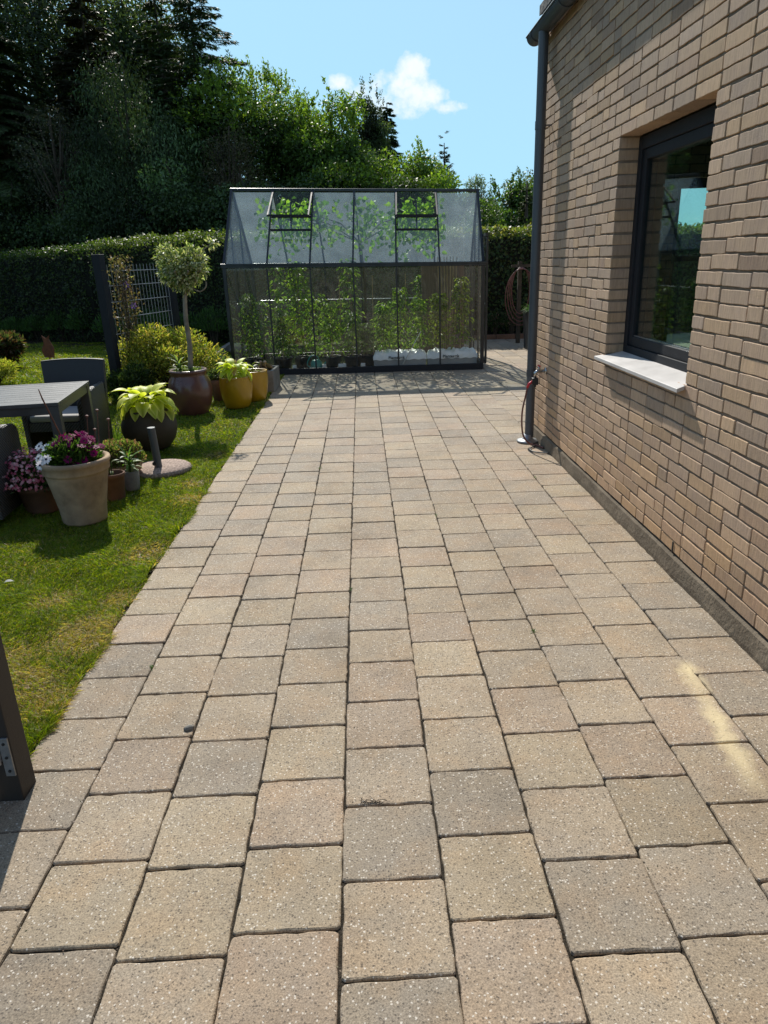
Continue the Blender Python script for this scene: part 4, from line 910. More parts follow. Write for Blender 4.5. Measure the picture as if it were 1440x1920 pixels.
# local: +x away to the left is -x ; y into the distance
mb = MB(); TL, TWd = 1.8, 1.0
mb.box((-TL, 0, TZ - .028), (0, .045, TZ)); mb.box((-TL, TWd - .045, TZ - .028), (0, TWd, TZ)); mb.box((-.045, .046, TZ - .028), (0, TWd - .046, TZ)); mb.box((-TL, .046, TZ - .028), (-TL + .045, TWd - .046, TZ)); mb.box((-TL / 2 - .02, .046, TZ - .05), (-TL / 2 + .02, TWd - .046, TZ - .03))
mb.box((-TL + .03, .012, TZ - .085), (-.03, .035, TZ - .0285)); mb.box((-TL + .03, TWd - .035, TZ - .085), (-.03, TWd - .012, TZ - .0285)); mb.box((-.035, .036, TZ - .085), (-.012, TWd - .036, TZ - .0285))
mb.build('frame', 'table', t, bevel=.003)
mb = MB(); ns_ = 9; sw_ = (TWd - .092) / ns_
for i in range(ns_): mb.box((-TL + .0455, .046 + i * sw_ + .003, TZ - .022), (-.0455, .046 + (i + 1) * sw_ - .003, TZ - .0015))
mb.build('tabletop', 'table', t, bevel=.002)
for lx_ in (-.075, -TL + .005):
    for ly_ in (.005, TWd - .075): mb = MB(); mb.box((lx_, ly_, 0), (lx_ + .07, ly_ + .07, TZ - .0288)); mb.build('leg', 'table', t, bevel=.003)
# wicker armchairs
def armchair(label, x, y, rz, backmat='wicker'):
    t = thing('wicker_armchair', label, 'chair', (x, y, 0), rz, 'wicker armchairs round the table')
    # local: seat faces +y, back at y=-.26
    w_, hb, ha = .27, .84, .63
    mb = MB(); nb = 12; V = []
    for j, (zz, th) in enumerate(((.06, .0), (.40, .01), (hb - .01, .05), (hb, .045))):
        for i in range(nb + 1):
            u = i / nb * 2 - 1; V.append((u * w_ * (1 + .06 * (zz > .4)), -.26 - th - .03 * (1 - u * u) + .03, zz + (.012 * (1 - u * u) if zz > .8 else 0)))
    nF = len(V); V += [(x_, y_ + .045, z_) for x_, y_, z_ in V]; m1 = nb + 1
    F = []
    for j in range(3):
        for i in range(nb): a = j * m1 + i; F += [(a, a + 1, a + m1 + 1, a + m1), (a + nF, a + m1 + nF, a + m1 + 1 + nF, a + 1 + nF)]
    for i in range(nb): a = 3 * m1 + i; F.append((a, a + 1, a + 1 + nF, a + nF)); F.append((i + 1, i, i + nF, i + 1 + nF))
    for j in range(3): a = j * m1; F.append((a, a + m1, a + m1 + nF, a + nF)); a += nb; F.append((a + m1, a, a + nF, a + m1 + nF))
    mb.add(V, F); mb.build('backrest', backmat, t, smooth=False, bevel=.004)
    for s in (-1, 1):
        mb = MB(); pts = [(-.21, ha + .02), (-.05, ha + .01), (.12, ha - .004), (.22, ha - .02), (.27, ha - .05), (.285, ha - .10), (.27, .06), (-.21, .06)]
        x0_, x1_ = (s * (w_ + .005), s * (w_ - .045)); V = [(x0_, a, b) for a, b in pts] + [(x1_, a, b) for a, b in pts]; k = len(pts)
        F = [tuple(range(k)), tuple(range(2 * k - 1, k - 1, -1))] + [(i, i + k, (i + 1) % k + k, (i + 1) % k) for i in range(k)]
        mb.add(V, F if s > 0 else [f[::-1] for f in F]); mb.build('armrest', 'wicker', t, bevel=.014)
    mb = MB(); mb.box((-w_ + .046, -.19, .30), (w_ - .046, .27, .38)); mb.build('seat', 'wicker', t, bevel=.008)
    mb = MB(); mb.box((-w_ + .055, -.185, .382), (w_ - .055, .265, .44)); mb.build('cushion', 'plaster', t, bevel=.018)
    for sx in (-.23, .23):
        for sy in (-.23, .23): mb = MB(); mb.tube([(sx, sy, 0), (sx, sy, .065)], [.012, .016], 8); mb.build('leg', 'metal_dark', t)
    return t
MT['sling'] = simple('dark_blue_grey_cover', (.030, .031, .035), (.022, .023, .026), .6, scale=9, bs=.1, bscale=300)
armchair('wicker armchair with smooth dark back at the far side of the table', -2.63, 6.27, R(176), 'sling')
armchair('grey wicker armchair at the near side of the table, cut by the left picture edge', -2.70, 4.66, R(4))
# thin stake and dried seed stalks in the tall pot area
mb = MB(); mb.tube([(-2.00, 4.72, .36), (-2.14, 4.74, .80), (-2.155, 4.745, .86)], [.006, .005, .003], 6); tag(mb.build('plant_stake', 'rust'), 'thin dark leaning stake in front of the table corner', 'stake')
t = thing('dried_seed_stalks', 'thin dried seed stalks rising behind the magenta daisies', 'dry plant', (-2.02, 5.15, 0)); mb = MB()
for x, h_ in ((-.03, .58), (.05, .62), (.12, .55), (.01, .48)): mb.tube([(x * .5, 0, 0), (x, .0, h_ * .7), (x + .02, 0, h_)], .0025, 5); mb.lathe([(.001, 0), (.011, .006), (.012, .016), (.001, .022)], (x + .02, 0, h_), 8)
mb.build('stalks', 'hosered', t)
# rusty garden ornament and a pale leaf in the grass
t = thing('rusty_ornament', 'rusty metal garden ornament standing on the far lawn', 'ornament', (-5.55, 12.9, 0)); mb = MB()
mb.tube([(0, 0, 0), (0, 0, .25)], .012, 6); mb.build('stake', 'rust', t)
mb = MB(); mb.add([(-.09, 0, .18), (.08, 0, .16), (.10, .01, .33), (.03, .02, .48), (.06, .0, .56), (-.02, .02, .50), (-.08, .01, .55), (-.06, 0, .42), (-.12, 0, .30)], [tuple(range(9))]); o = mb.build('plate', 'rust', t); sm = o.modifiers.new('solid', 'SOLIDIFY'); sm.thickness = .008
mb = MB(); mb.add(*big_leaf((-1.97, 3.50, .03), .4, .3, .05, .03, .9, (.5, .5, .48), (.6, .6, .58), nl=5)); tag(mb.build('fallen_petal', 'petal'), 'pale curled leaf lying on the near lawn', 'leaf')
mb = MB(); mb.lathe([(.001, 0), (.014, 0), (.018, .006), (.010, .013), (.001, .015)], (-.69, 2.185, .0), 10, .2); tag(mb.build('pebble', 'concrete', smooth=True), 'small dark pebble lying in a paving joint', 'pebble')
mb = MB()
for i in range(26):
    a = rng.uniform(0, 6.28); q = np.array([-.03 + rng.normal() * .03, 1.765 + rng.normal() * .006, .001]); mb.tube([q, q + np.array([math.cos(a) * .02, math.sin(a) * .012, .004 + rng.random() * .006])], .0008, 4, c=(.09, .08, .04))
struct(mb.build('joint_weeds', 'bark'), 'stuff')
n = 2600; x = np.where(rng.random(n) < .55, -1.22 + np.abs(rng.normal(size=n)) * .12, rng.uniform(-1.2, 1.5, n)); y = rng.uniform(1.2, 8, n)
x = np.where(rng.random(n) < .25, 1.53 - np.abs(rng.normal(size=n)) * .05, x); kx = rng.random(n) < .45; x = np.where(kx, X0 + np.round((x - X0) / S0) * S0 + rng.normal(size=n) * .004, x)
P = np.stack([x, y, np.full(n, .0008)], 1); D = rdir(n) * np.array([1, 1, .15]); struct(leaves('grit', P, D, np.tile([0, 0, 1.], (n, 1)) + rdir(n) * .4, .006 * rng.uniform(.4, 1.6, n), .004, tint(n, [(.10, .075, .05), (.20, .16, .11), (.05, .06, .02), (.40, .34, .26)]), 'petal', None, False, .0), 'stuff')
mb = MB()
for k, (x, y) in enumerate(((-.1166, 3.30), (.712, 2.78), (-.945, 2.62), (.435, 4.35), (1.262, 5.1), (-.393, 5.6), (.988, 6.9))):
    for i in range(12):
        a = rng.uniform(0, 6.28); mb.add(*big_leaf((x + rng.normal() * .004, y + rng.normal() * .012, -.004), a, 1.2 - rng.random() * .8, .022 * rng.uniform(.5, 1.2), .004, 1., (.07, .13, .02), (.10, .17, .03), nl=3, wav=0))
struct(mb.build('moss', 'leaf'), 'stuff')

# ------------------------------------------------------------------ inside the greenhouse
def gxy(u, d): p = GA + GU * u + GD * d; return float(p[0]), float(p[1])
film_labels = ['white-topped grey grow box with black lettering, left of the two in the greenhouse', 'white-topped grey grow box with black lettering at the right end of the greenhouse']
for k, (u0, u1) in enumerate(((2.13, 2.93), (2.95, 3.70))):
    x, y = gxy((u0 + u1) / 2, .24); t = thing('grow_box', film_labels[k], 'planter', (x, y, 0), math.atan2(GU[1], GU[0]), 'grow boxes in the greenhouse'); hw = (u1 - u0) / 2
    mb = MB(); mb.box((-hw, -.15, 0), (hw, .15, .215)); mb.build('box', 'greybox', t, bevel=.012)
    mb = MB(); nx2, ny2 = 40, 14; V = []
    for j in range(ny2):
        for i in range(nx2):
            a = -hw - .006 + (2 * hw + .012) * i / (nx2 - 1); b = -.158 + .316 * j / (ny2 - 1); ed = min(1, min(j, ny2 - 1 - j) / 2.5) * min(1, min(i, nx2 - 1 - i) / 2.5)
            zz = .215 + .065 * ed ** .5 + .014 * ed * math.sin(a * 31 + b * 17 + k) + .012 * ed * math.sin(a * 57 - b * 40) + rng.normal() * .003 * ed
            V.append((a, b, zz))
    F = [(j * nx2 + i, j * nx2 + i + 1, (j + 1) * nx2 + i + 1, (j + 1) * nx2 + i) for j in range(ny2 - 1) for i in range(nx2 - 1)]
    bo = len(V); V += [(-hw - .006 + (2 * hw + .012) * i / (nx2 - 1), -.160, .165 + .006 * math.sin(i * .9)) for i in range(nx2)]
    F += [(bo + i, bo + i + 1, i + 1, i) for i in range(nx2 - 1)]
    mb.add(V, F); fl = mb.build('plastic_film', 'whitefilm', t, smooth=True)
    cu_ = bpy.data.curves.new('txt', 'FONT'); cu_.body = 'Plantes\u00e6k'; cu_.size = .062; cu_.extrude = .001; cu_.align_x = 'CENTER'; cu_.offset = .0012
    to = bpy.data.objects.new('lettering_src', cu_); COL.objects.link(to); bpy.context.view_layer.update()
    me = bpy.data.meshes.new_from_object(to.evaluated_get(bpy.context.evaluated_depsgraph_get())); bpy.data.objects.remove(to)
    lo_ = finish(me, 'lettering', 'ink', fl); lo_.rotation_euler = (R(90), 0, 0); lo_.location = (-.02 if k else -.05, -.1665, .178)
bucket = [(.105, 0), (.13, .20), (.138, .205), (.14, .225)]
gpots = [(.24, .30, 'black pot with a leafy tomato at the left end of the greenhouse', 1.3), (.72, .26, 'black pot behind the left greenhouse pane beside the bucket', 1.15), (1.02, .30, 'wide black bucket with a tall tomato left of the teal watering can', 1.35),
         (1.48, .28, 'black pot with bushy plant right of the teal watering can', 1.05), (1.80, .27, 'black pot with bushy plant in the middle of the greenhouse', 1.1), (2.02, .42, 'black pot just left of the grow boxes', .9)]
tomc = [(.16, .26, .04), (.22, .33, .05), (.10, .18, .04), (.32, .42, .08)]
def tomato(t, x, y, z0, h, n, sp=.17, cols=tomc, size=.055):
    mb = MB(); mb.tube([(x, y, z0), (x + rng.normal() * .02, y, z0 + h * .5), (x + rng.normal() * .03, y + rng.normal() * .02, z0 + h)], [.007, .005, .003], 6); mb.build('stem', 'leaf', t).data.materials[0] = MT['cane']
    z = rng.random(n) ** .85; a = rng.uniform(0, 6.28, n); cl_ = np.floor(z * 14) / 14; r = sp * (1 - .45 * z) * rng.random(n) ** .6 * (1 + .4 * np.sin(cl_ * 40 + a * 2))
    P = np.stack([x + r * np.cos(a), y + r * np.sin(a), z0 + .06 + z * h], 1); D = np.stack([np.cos(a), np.sin(a), -.45 * np.ones(n)], 1) + rdir(n) * .5
    leaves('foliage', P, D, rdir(n) * .5 + np.array([0, 0, 1.]), size * rng.uniform(.6, 1.25, n), size * .5, tint(n, cols), 'leaf', t)
for gi_, (u, d, lab, h_) in enumerate(gpots):
    h_ = (.95, .70, 1.38, .80, .62, .45)[gi_]
    x, y = gxy(u, d); t = potted('black_pot', lab, 'potted plant', x, y, bucket, 'black', .006, .19, group='black pots in the greenhouse'); tomato(t, 0, 0, .19, h_, int(620 * h_) + 120, (.16, .17, .24, .20, .19, .15)[gi_], cols=tomc if gi_ in (2, 3) else [(.10, .17, .04), (.15, .23, .05), (.07, .12, .03)])
t = thing('watering_can', 'teal plastic watering can on the greenhouse floor', 'watering can', (*gxy(1.235, .20), 0))
mb = MB(); mb.lathe([(.001, 0), (.082, 0), (.09, .02), (.085, .15), (.06, .18), (.05, .185)], (0, 0, 0), 24); mb.build('body', 'teal', t, smooth=True)
mb = MB(); mb.tube([(.07, 0, .04), (.15, 0, .15), (.20, 0, .23)], [.016, .012, .010], 10); mb.build('spout', 'teal', t, smooth=True)
mb = MB(); mb.tube(smoothpts([Vector((-.07, 0, .05)), Vector((-.14, 0, .12)), Vector((-.08, 0, .24)), Vector((.02, 0, .24)), Vector((.04, 0, .18))]), .009, 8); mb.build('handle', 'teal', t, smooth=True)
for k, (u, w_) in enumerate(((.90, .06), (1.36, .06), (1.64, .12), (1.96, .07))):
    x, y = gxy(u, .16); mb = MB(); mb.box((x - w_ / 2, y - .02, .0), (x + w_ / 2, y + .02, .12)); tag(mb.build('foam_block', 'foam', bevel=.004), ['narrow white foam block left of the wide black bucket', 'narrow white foam block right of the watering can', 'wide white foam block standing between two black pots', 'white foam block beside the left grow box'][k], 'block', 'white foam blocks')
labs = ['tomato plant in the left grow box, leftmost', 'tomato plant in the middle of the left grow box', 'tomato plant at the right end of the left grow box', 'yellow-green tomato plant in the right grow box, left side', 'yellow-green tomato plant in the right grow box, right side']
for k, (u, h_) in enumerate(((2.28, .62), (2.55, .88), (2.84, .70), (3.14, .78), (3.46, 1.0))):
    x, y = gxy(u, .26); t = thing('tomato_plant', labs[k], 'plant', (x, y, .27), group='tomato plants in grow boxes'); tomato(t, 0, 0, 0, h_, 560 if k < 3 else 700, .17, cols=tomc if k < 3 else [(.20, .24, .03), (.26, .30, .04), (.12, .15, .03)])
for k, (u, d) in enumerate(((.5, 1.5), (1.1, 1.6), (1.7, 1.55), (2.3, 1.6), (2.9, 1.55), (.3, 1.0))):
    x, y = gxy(u, d); t = thing('cucumber_plant', ['tall climbing plant at the back left corner of the greenhouse', 'tall climbing plant second from left along the back glass', 'tall climbing plant in the middle of the back glass', 'tall climbing plant right of the middle along the back glass', 'tall climbing plant at the right of the back glass', 'pale green tall plant by the left greenhouse gable'][k], 'plant', (x, y, 0), group='climbing plants at the back of the greenhouse'); tomato(t, 0, 0, .1, (1.45, .95, 1.5, .8, 1.2, .9)[k], (300, 260, 380, 200, 240, 160)[k], (.20, .26, .20, .24, .18, .16)[k], size=.085, cols=[(.08, .15, .04), (.14, .22, .06), (.20, .28, .09)])
for k in range(4):
    u = (.55, 1.62, 2.12, 2.62)[k]; x, y = gxy(u, .36); mb = MB(); mb.tube([(x, y, .0), (x + .02, y + .02, 1.40)], .006, 6); tag(mb.build('bamboo_cane', 'cane'), ['bamboo cane standing behind the leftmost greenhouse panes', 'orange-brown bamboo cane in the middle of the greenhouse', 'bamboo cane just left of the grow boxes', 'bamboo cane rising from the left grow box'][k], 'cane', 'bamboo canes')
t = thing('cane_bundle', 'bundle of pale bamboo canes leaning at the right end of the greenhouse', 'canes', (*gxy(3.3, .75), 0))
for k in range(7): mb = MB(); mb.tube([(-.09 + .03 * k, .02 * (k % 3), 0), (-.16 + .05 * k, .05 * (k % 2), 1.62)], .007, 6); mb.build('cane', 'cane', t)
mb = MB(); x, y = gxy(3.25, 1.3); mb.box((x - .35, y - .01, .1), (x + .35, y + .01, 1.5)); tag(mb.build('reed_screen', simple('reed_mat', (.20, .14, .10), (.10, .07, .05), .9, scale=12, co=(12, 12, .4), bs=.3)), 'brown reed shading mat standing inside the right end of the greenhouse', 'screen')
t = thing('grape_vine', 'grape vine with bright green leaves trained under the greenhouse ridge', 'vine', (*gxy(1.9, 1.6), 0)); mb = MB()
bx, by = gxy(1.9, 1.85); c0 = GP(1.9, 1.7, 1.9)
mb.tube([(bx, by, 0), (bx + .05, by - .05, 1.2), c0], [.03, .025, .02], 8)
n = 1900; uu = np.concatenate([rng.uniform(.35, 3.25, n - 400), rng.uniform(.68, 1.2, 170), rng.uniform(2.6, 3.1, 230)]); w1 = vnoise(np.c_[uu, uu * .3], 4, 2); dd_ = rng.uniform(.75, 1.45, n); top_ = RH - .08 - np.abs(dd_ - 1) * 1.07
hh_ = top_ - rng.random(n) ** 1.7 * .55 * (1 + .6 * w1)
keep = rng.random(n) < np.clip(.55 + .5 * w1, .1, 1) + (np.arange(n) >= n - 400); uu, dd_, hh_ = uu[keep], dd_[keep], hh_[keep]
P = np.array([GP(a, b, c) for a, b, c in zip(uu, dd_, hh_)]); n = len(P)
for k in range(7):
    a = Vector(c0); q = GP(.5 + k * .42, 1.15, 2.25); mb.tube([a, (a + q) / 2 + Vector((0, 0, .1)), q], [.012, .009, .005], 6)
mb.build('stem', 'bark', t, world=True)
D = rdir(n) * .7 + np.array([0, -.3, -.5])
leaves('foliage', P, D, rdir(n) * .6 + np.array([0, -.6, .6]), .085 * rng.uniform(.5, 1.2, n), .075, tint(n, [(.20, .36, .04), (.28, .44, .05), (.12, .24, .03)], var=.12), 'leaf', t, world=True)

# ------------------------------------------------------------------ right-hand back corner
t = thing('hose_holder', 'coiled red-brown garden hose hanging on a post by the right hedge', 'hose', (3.02, 13.9, 0))
mb = MB(); mb.bar((3.02, 13.98, 0), (3.02, 13.98, 1.5), .07, .07); mb.bar((2.85, 13.93, 1.42), (3.4, 13.93, 1.42), .03, .05); mb.build('post', 'bark', t, world=True)
for k in range(4):
    mb = MB(); pts = [Vector((3.02 + (.17 + .02 * k) * math.cos(a) * (1 + .1 * k), 13.86 - .02 * k, .98 - .04 * k + (.42 + .03 * k) * math.sin(a))) for a in np.linspace(0, 6.28, 26)]; mb.tube(pts, .009, 6, cap=False); mb.build('hose_coil', 'hosered', t, smooth=True, world=True)
t = thing('tall_planter', 'tall dark square planter with fine green grass by the house corner', 'planter', (3.12, 12.95, 0))
mb = MB(); mb.add([(-.17, -.17, 0), (.17, -.17, 0), (.17, .17, 0), (-.17, .17, 0), (-.2, -.2, .66), (.2, -.2, .66), (.2, .2, .66), (-.2, .2, .66), (-.17, -.17, .63), (.17, -.17, .63), (.17, .17, .63), (-.17, .17, .63)], [(3, 2, 1, 0), (0, 1, 5, 4), (1, 2, 6, 5), (2, 3, 7, 6), (3, 0, 4, 7), (4, 5, 9, 8), (5, 6, 10, 9), (6, 7, 11, 10), (7, 4, 8, 11), (8, 9, 10, 11)]); mb.build('planter_box', 'black', t)
mb = MB()
for i in range(420):
    a = rng.uniform(0, 6.28); V, F, C = big_leaf((.12 * rng.random() * math.cos(a), .12 * rng.random() * math.sin(a), .62), a, 1.3 - rng.random() * .6, .26 * rng.uniform(.6, 1.1), .008, rng.uniform(.8, 2.2), (.07, .16, .03), (.10, .20, .04), nl=5, wav=0); mb.add(V, F, C)
mb.build('grass_tuft', 'leaf', t)
t = thing('edging_row', 'low row of reddish edging stones in front of the right hedge', 'edging', (2.9, 14.82, 0))
for k in range(9): mb = MB(); mb.box((1.95 + k * .4, 14.78, -.02), (2.34 + k * .4, 14.86, .09)); mb.build('edging_stone', 'terracotta', t, world=True, bevel=.008)
for k, (x, y) in enumerate(((2.35, 15.0), (2.75, 15.05), (3.1, 14.95))):
    plant('border_plant', ['low dark border plant nearest the greenhouse in the right bed', 'border plant with pinkish flowers in the middle of the right bed', 'border plant with pale flowers behind the dark planter'][k], 'plant', x, y, .22, .40 + .1 * k, .04, [(.04, .07, .02), (.07, .10, .03), (.32, .16, .16)] if k else [(.04, .07, .02), (.06, .09, .03)], 700, wts=(4, 3, .8) if k else None)

# ------------------------------------------------------------------ hedges
def hedge(name, label, pts, h, th, cols, dens=900, size=.062, topcol=None, seed=1, wts=None):
    t = thing(name, label, 'hedge', (pts[0][0], pts[0][1], 0)); r_ = np.random.default_rng(seed); cm = MB(); allP = []; allD = []; allN = []
    for (x0, y0, h0), (x1, y1, h1) in zip(pts[:-1], pts[1:]):
        a, b = np.array([x0, y0]), np.array([x1, y1]); L = np.linalg.norm(b - a); u = (b - a) / L; nrm = np.array([u[1], -u[0]])   # front side faces -y
        def add(n, side):
            s = r_.random(n) * L; hh = h0 + (h1 - h0) * s / L
            if side == 'top': off = r_.uniform(-th / 2, th / 2, n); z = hh + r_.normal(size=n) * .035; N_ = np.tile([0, 0, 1.], (n, 1))
            else: sg = 1 if side == 'f' else -1; z = r_.random(n) ** .9 * hh; off = sg * (th / 2 + r_.normal(size=n) * .045); N_ = np.tile([nrm[0] * sg, nrm[1] * sg, .15], (n, 1))
            xy = a + u * s[:, None] + nrm * off[:, None]; P = np.c_[xy, z]
            bmp = vnoise(P, 2.2, 4) * .07; P = P + N_ * bmp[:, None]; allP.append(P); allN.append(N_)
        add(int(dens * L * h0), 'f'); add(int(dens * 1.2 * L * th), 'top'); add(int(dens * .35 * L * h0), 'b')
        q = th / 2 - .09; V = []
        for (p, hh) in ((a - u * .0, h0), (b, h1)): V += [(*(p + nrm * q), 0), (*(p - nrm * q), 0), (*(p - nrm * q), hh - .12), (*(p + nrm * q), hh - .12)]
        cm.add(V, [(0, 4, 5, 1), (1, 5, 6, 2), (2, 6, 7, 3), (3, 7, 4, 0), (0, 1, 2, 3), (7, 6, 5, 4)])
    P = np.concatenate(allP); N_ = np.concatenate(allN); n = len(P)
    D = N_ * .5 + rdir(n) + np.array([0, 0, .2]); U = N_ + rdir(n) * .7 + np.array([0, 0, .3]); L_ = size * rng.uniform(.6, 1.25, n)
    C = tint(n, cols, wts)
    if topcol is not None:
        m_ = (N_[:, 2] > .5) | (P[:, 2] > 1.95); C[m_] = tint(int(m_.sum()), topcol)  # top leaves get their own tints, sunlight put into the colour
    leaves('foliage', P, D, U, L_, L_ * .62, C, 'leaf', t, False, world=True); cm.build('twigs', simple(name + '_twigs', (.02, .022, .012), (.010, .010, .006), .95, scale=20, bs=.5), t, world=True)
hc = [(.042, .072, .022), (.062, .10, .030), (.030, .052, .018), (.082, .11, .040)]
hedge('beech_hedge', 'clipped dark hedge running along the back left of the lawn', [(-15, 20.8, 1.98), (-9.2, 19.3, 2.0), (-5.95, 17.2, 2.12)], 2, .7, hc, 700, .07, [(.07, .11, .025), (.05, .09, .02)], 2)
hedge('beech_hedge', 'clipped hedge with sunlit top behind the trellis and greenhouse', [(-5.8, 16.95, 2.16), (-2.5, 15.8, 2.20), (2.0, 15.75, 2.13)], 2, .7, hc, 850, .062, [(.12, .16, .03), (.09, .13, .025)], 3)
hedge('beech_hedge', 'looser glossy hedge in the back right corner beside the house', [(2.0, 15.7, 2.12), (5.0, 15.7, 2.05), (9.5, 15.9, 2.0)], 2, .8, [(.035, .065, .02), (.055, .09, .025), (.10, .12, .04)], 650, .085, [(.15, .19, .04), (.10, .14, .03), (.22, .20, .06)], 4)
bi = 0
for x, y, h_ in ((-8.6, 18.35, .55), (-7.9, 18.0, .6), (-7.2, 17.65, .7), (-6.5, 17.2, .75), (-5.6, 16.4, .7), (-4.9, 16.0, .8), (-4.3, 15.55, .75), (-3.7, 15.3, .7), (-3.1, 15.2, .8), (-9.4, 18.7, .5)):
    nm = ['leftmost', 'second from left', 'third from left', 'fourth from left', 'sixth from left', 'seventh from left', 'eighth from left', 'ninth from left', 'rightmost', 'beyond the picture edge'][bi]; bi += 1
    plant('perennial', 'dark green leafy perennial at the foot of the back hedge, ' + nm, 'plant', x, y, .36, h_, .075, [(.07, .14, .04), (.10, .19, .055), (.055, .11, .035)], 900, 'perennials along the hedge', wr=.25, up=1.3)

# ------------------------------------------------------------------ trees
def trunk_mesh(t, limbs, h, r0, top, mat='bark', bend=.15):
    mb = MB(); pts = [Vector((0, 0, -.05)), Vector((rng.normal() * bend * .3, rng.normal() * bend * .3, h * .3)), Vector((rng.normal() * bend, rng.normal() * bend, h * .62)), Vector((0, 0, h * .92))]
    sp_ = smoothpts(pts, 5); mb.tube(sp_, np.linspace(r0, r0 * .15, len(sp_)), 9)
    for c_ in limbs:
        s = sp_[min(len(sp_) - 2, max(2, int(len(sp_) * min(.85, .75 * c_[2] / h))))]; c_ = Vector(c_); m_ = (s + c_) / 2 + Vector((0, 0, -.08 * h * .3)); mb.tube([s, m_, c_], [r0 * .38, r0 * .22, r0 * .06], 6)
    return mb.build('trunk', mat, t, smooth=True)
KT = 1.24
def push(x, y, h, r):
    return (x * KT, y * KT, 1.58 + (h - 1.58) * KT, r * KT) if (x < .6 and 17 < y < 23) else (x, y, h, r)
def broadleaf(name, label, x, y, h, rx, z0, cols, n, size=.09, wts=None, seed=1, nc=55, ry=None, shoots=0, wr=.5, cat='tree', mat='leaf', hang=0., r0=.12, tmat='bark', crr=(.30, .52), topc=None, skewt=(0, 0), thin=1.):
    x, y, h, rx = push(x, y, h, rx); n = int(n * 1.5); wr = wr * 1.15
    t = thing(name, label, cat, (x, y, 0)); r_ = np.random.default_rng(seed); ry = ry or rx; rz = (h - z0) / 2
    d = unit(r_.normal(size=(nc, 3))); fr = r_.uniform(.35, 1, nc) ** .6; cc = d * fr[:, None] * np.array([rx * .82, ry * .82, rz * .86]) + np.array([0, 0, (h + z0) / 2])
    f_ = (cc[:, 2] - z0) / (h - z0); cc[:, 0] += skewt[0] * f_; cc[:, 1] += skewt[1] * f_
    cr = r_.uniform(*crr, nc) * min(rx, rz) * 1.0
    wv = cr ** 2; ii = r_.choice(nc, n, p=wv / wv.sum()); dd = rdir(n)
    P = cc[ii] + dd * (cr[ii] * (rng.random(n) ** .45))[:, None] * np.array([1.15, 1.15, .78]) * thin; P = P + rng.normal(size=(n, 3)) * .03
    P[:, 2] -= hang * rng.random(n) ** 2 * .5
    D = dd * .5 + rdir(n) * .8 + np.array([0, 0, .25 - hang * 2.2]); U = rdir(n) * .7 + dd * .4 + np.array([0, 0, .7])
    C = tint(n, cols, wts); C *= (1 + .38 * r_.normal(size=nc))[ii][:, None].clip(.4, 1.9)
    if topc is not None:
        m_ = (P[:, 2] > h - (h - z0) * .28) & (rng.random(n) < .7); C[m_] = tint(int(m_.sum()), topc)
    L = size * rng.uniform(.6, 1.25, n)
    if shoots:
        for k in range(shoots):
            a = r_.uniform(0, 6.28); q = r_.random() ** .5 * .95; sx, sy = rx * q * math.cos(a), ry * q * math.sin(a); sz = (h + z0) / 2 + rz * math.sqrt(max(.02, 1 - q * q)) * .92
            m = 34; tt = rng.random(m); hl = r_.uniform(.35, .75); lean = r_.normal(size=2) * .12
            Ps = np.stack([sx + skewt[0] + lean[0] * tt + rng.normal(size=m) * .02, sy + lean[1] * tt + rng.normal(size=m) * .02, sz - .15 + tt * hl], 1)
            P = np.concatenate([P, Ps]); ds = rdir(m) + np.array([0, 0, 1.2]); D = np.concatenate([D, ds]); U = np.concatenate([U, rdir(m)]); L = np.concatenate([L, size * 1.15 * rng.uniform(.7, 1.2, m) * (1.1 - .5 * tt)]); C = np.concatenate([C, tint(m, topc if topc is not None else cols)])
    C = np.clip(C, .003, 1); leaves('crown', P, D, U, L, L * wr, C, mat, t, False)
    trunk_mesh(t, cc[:: max(1, nc // 16)], h, r0, 0, tmat); return t
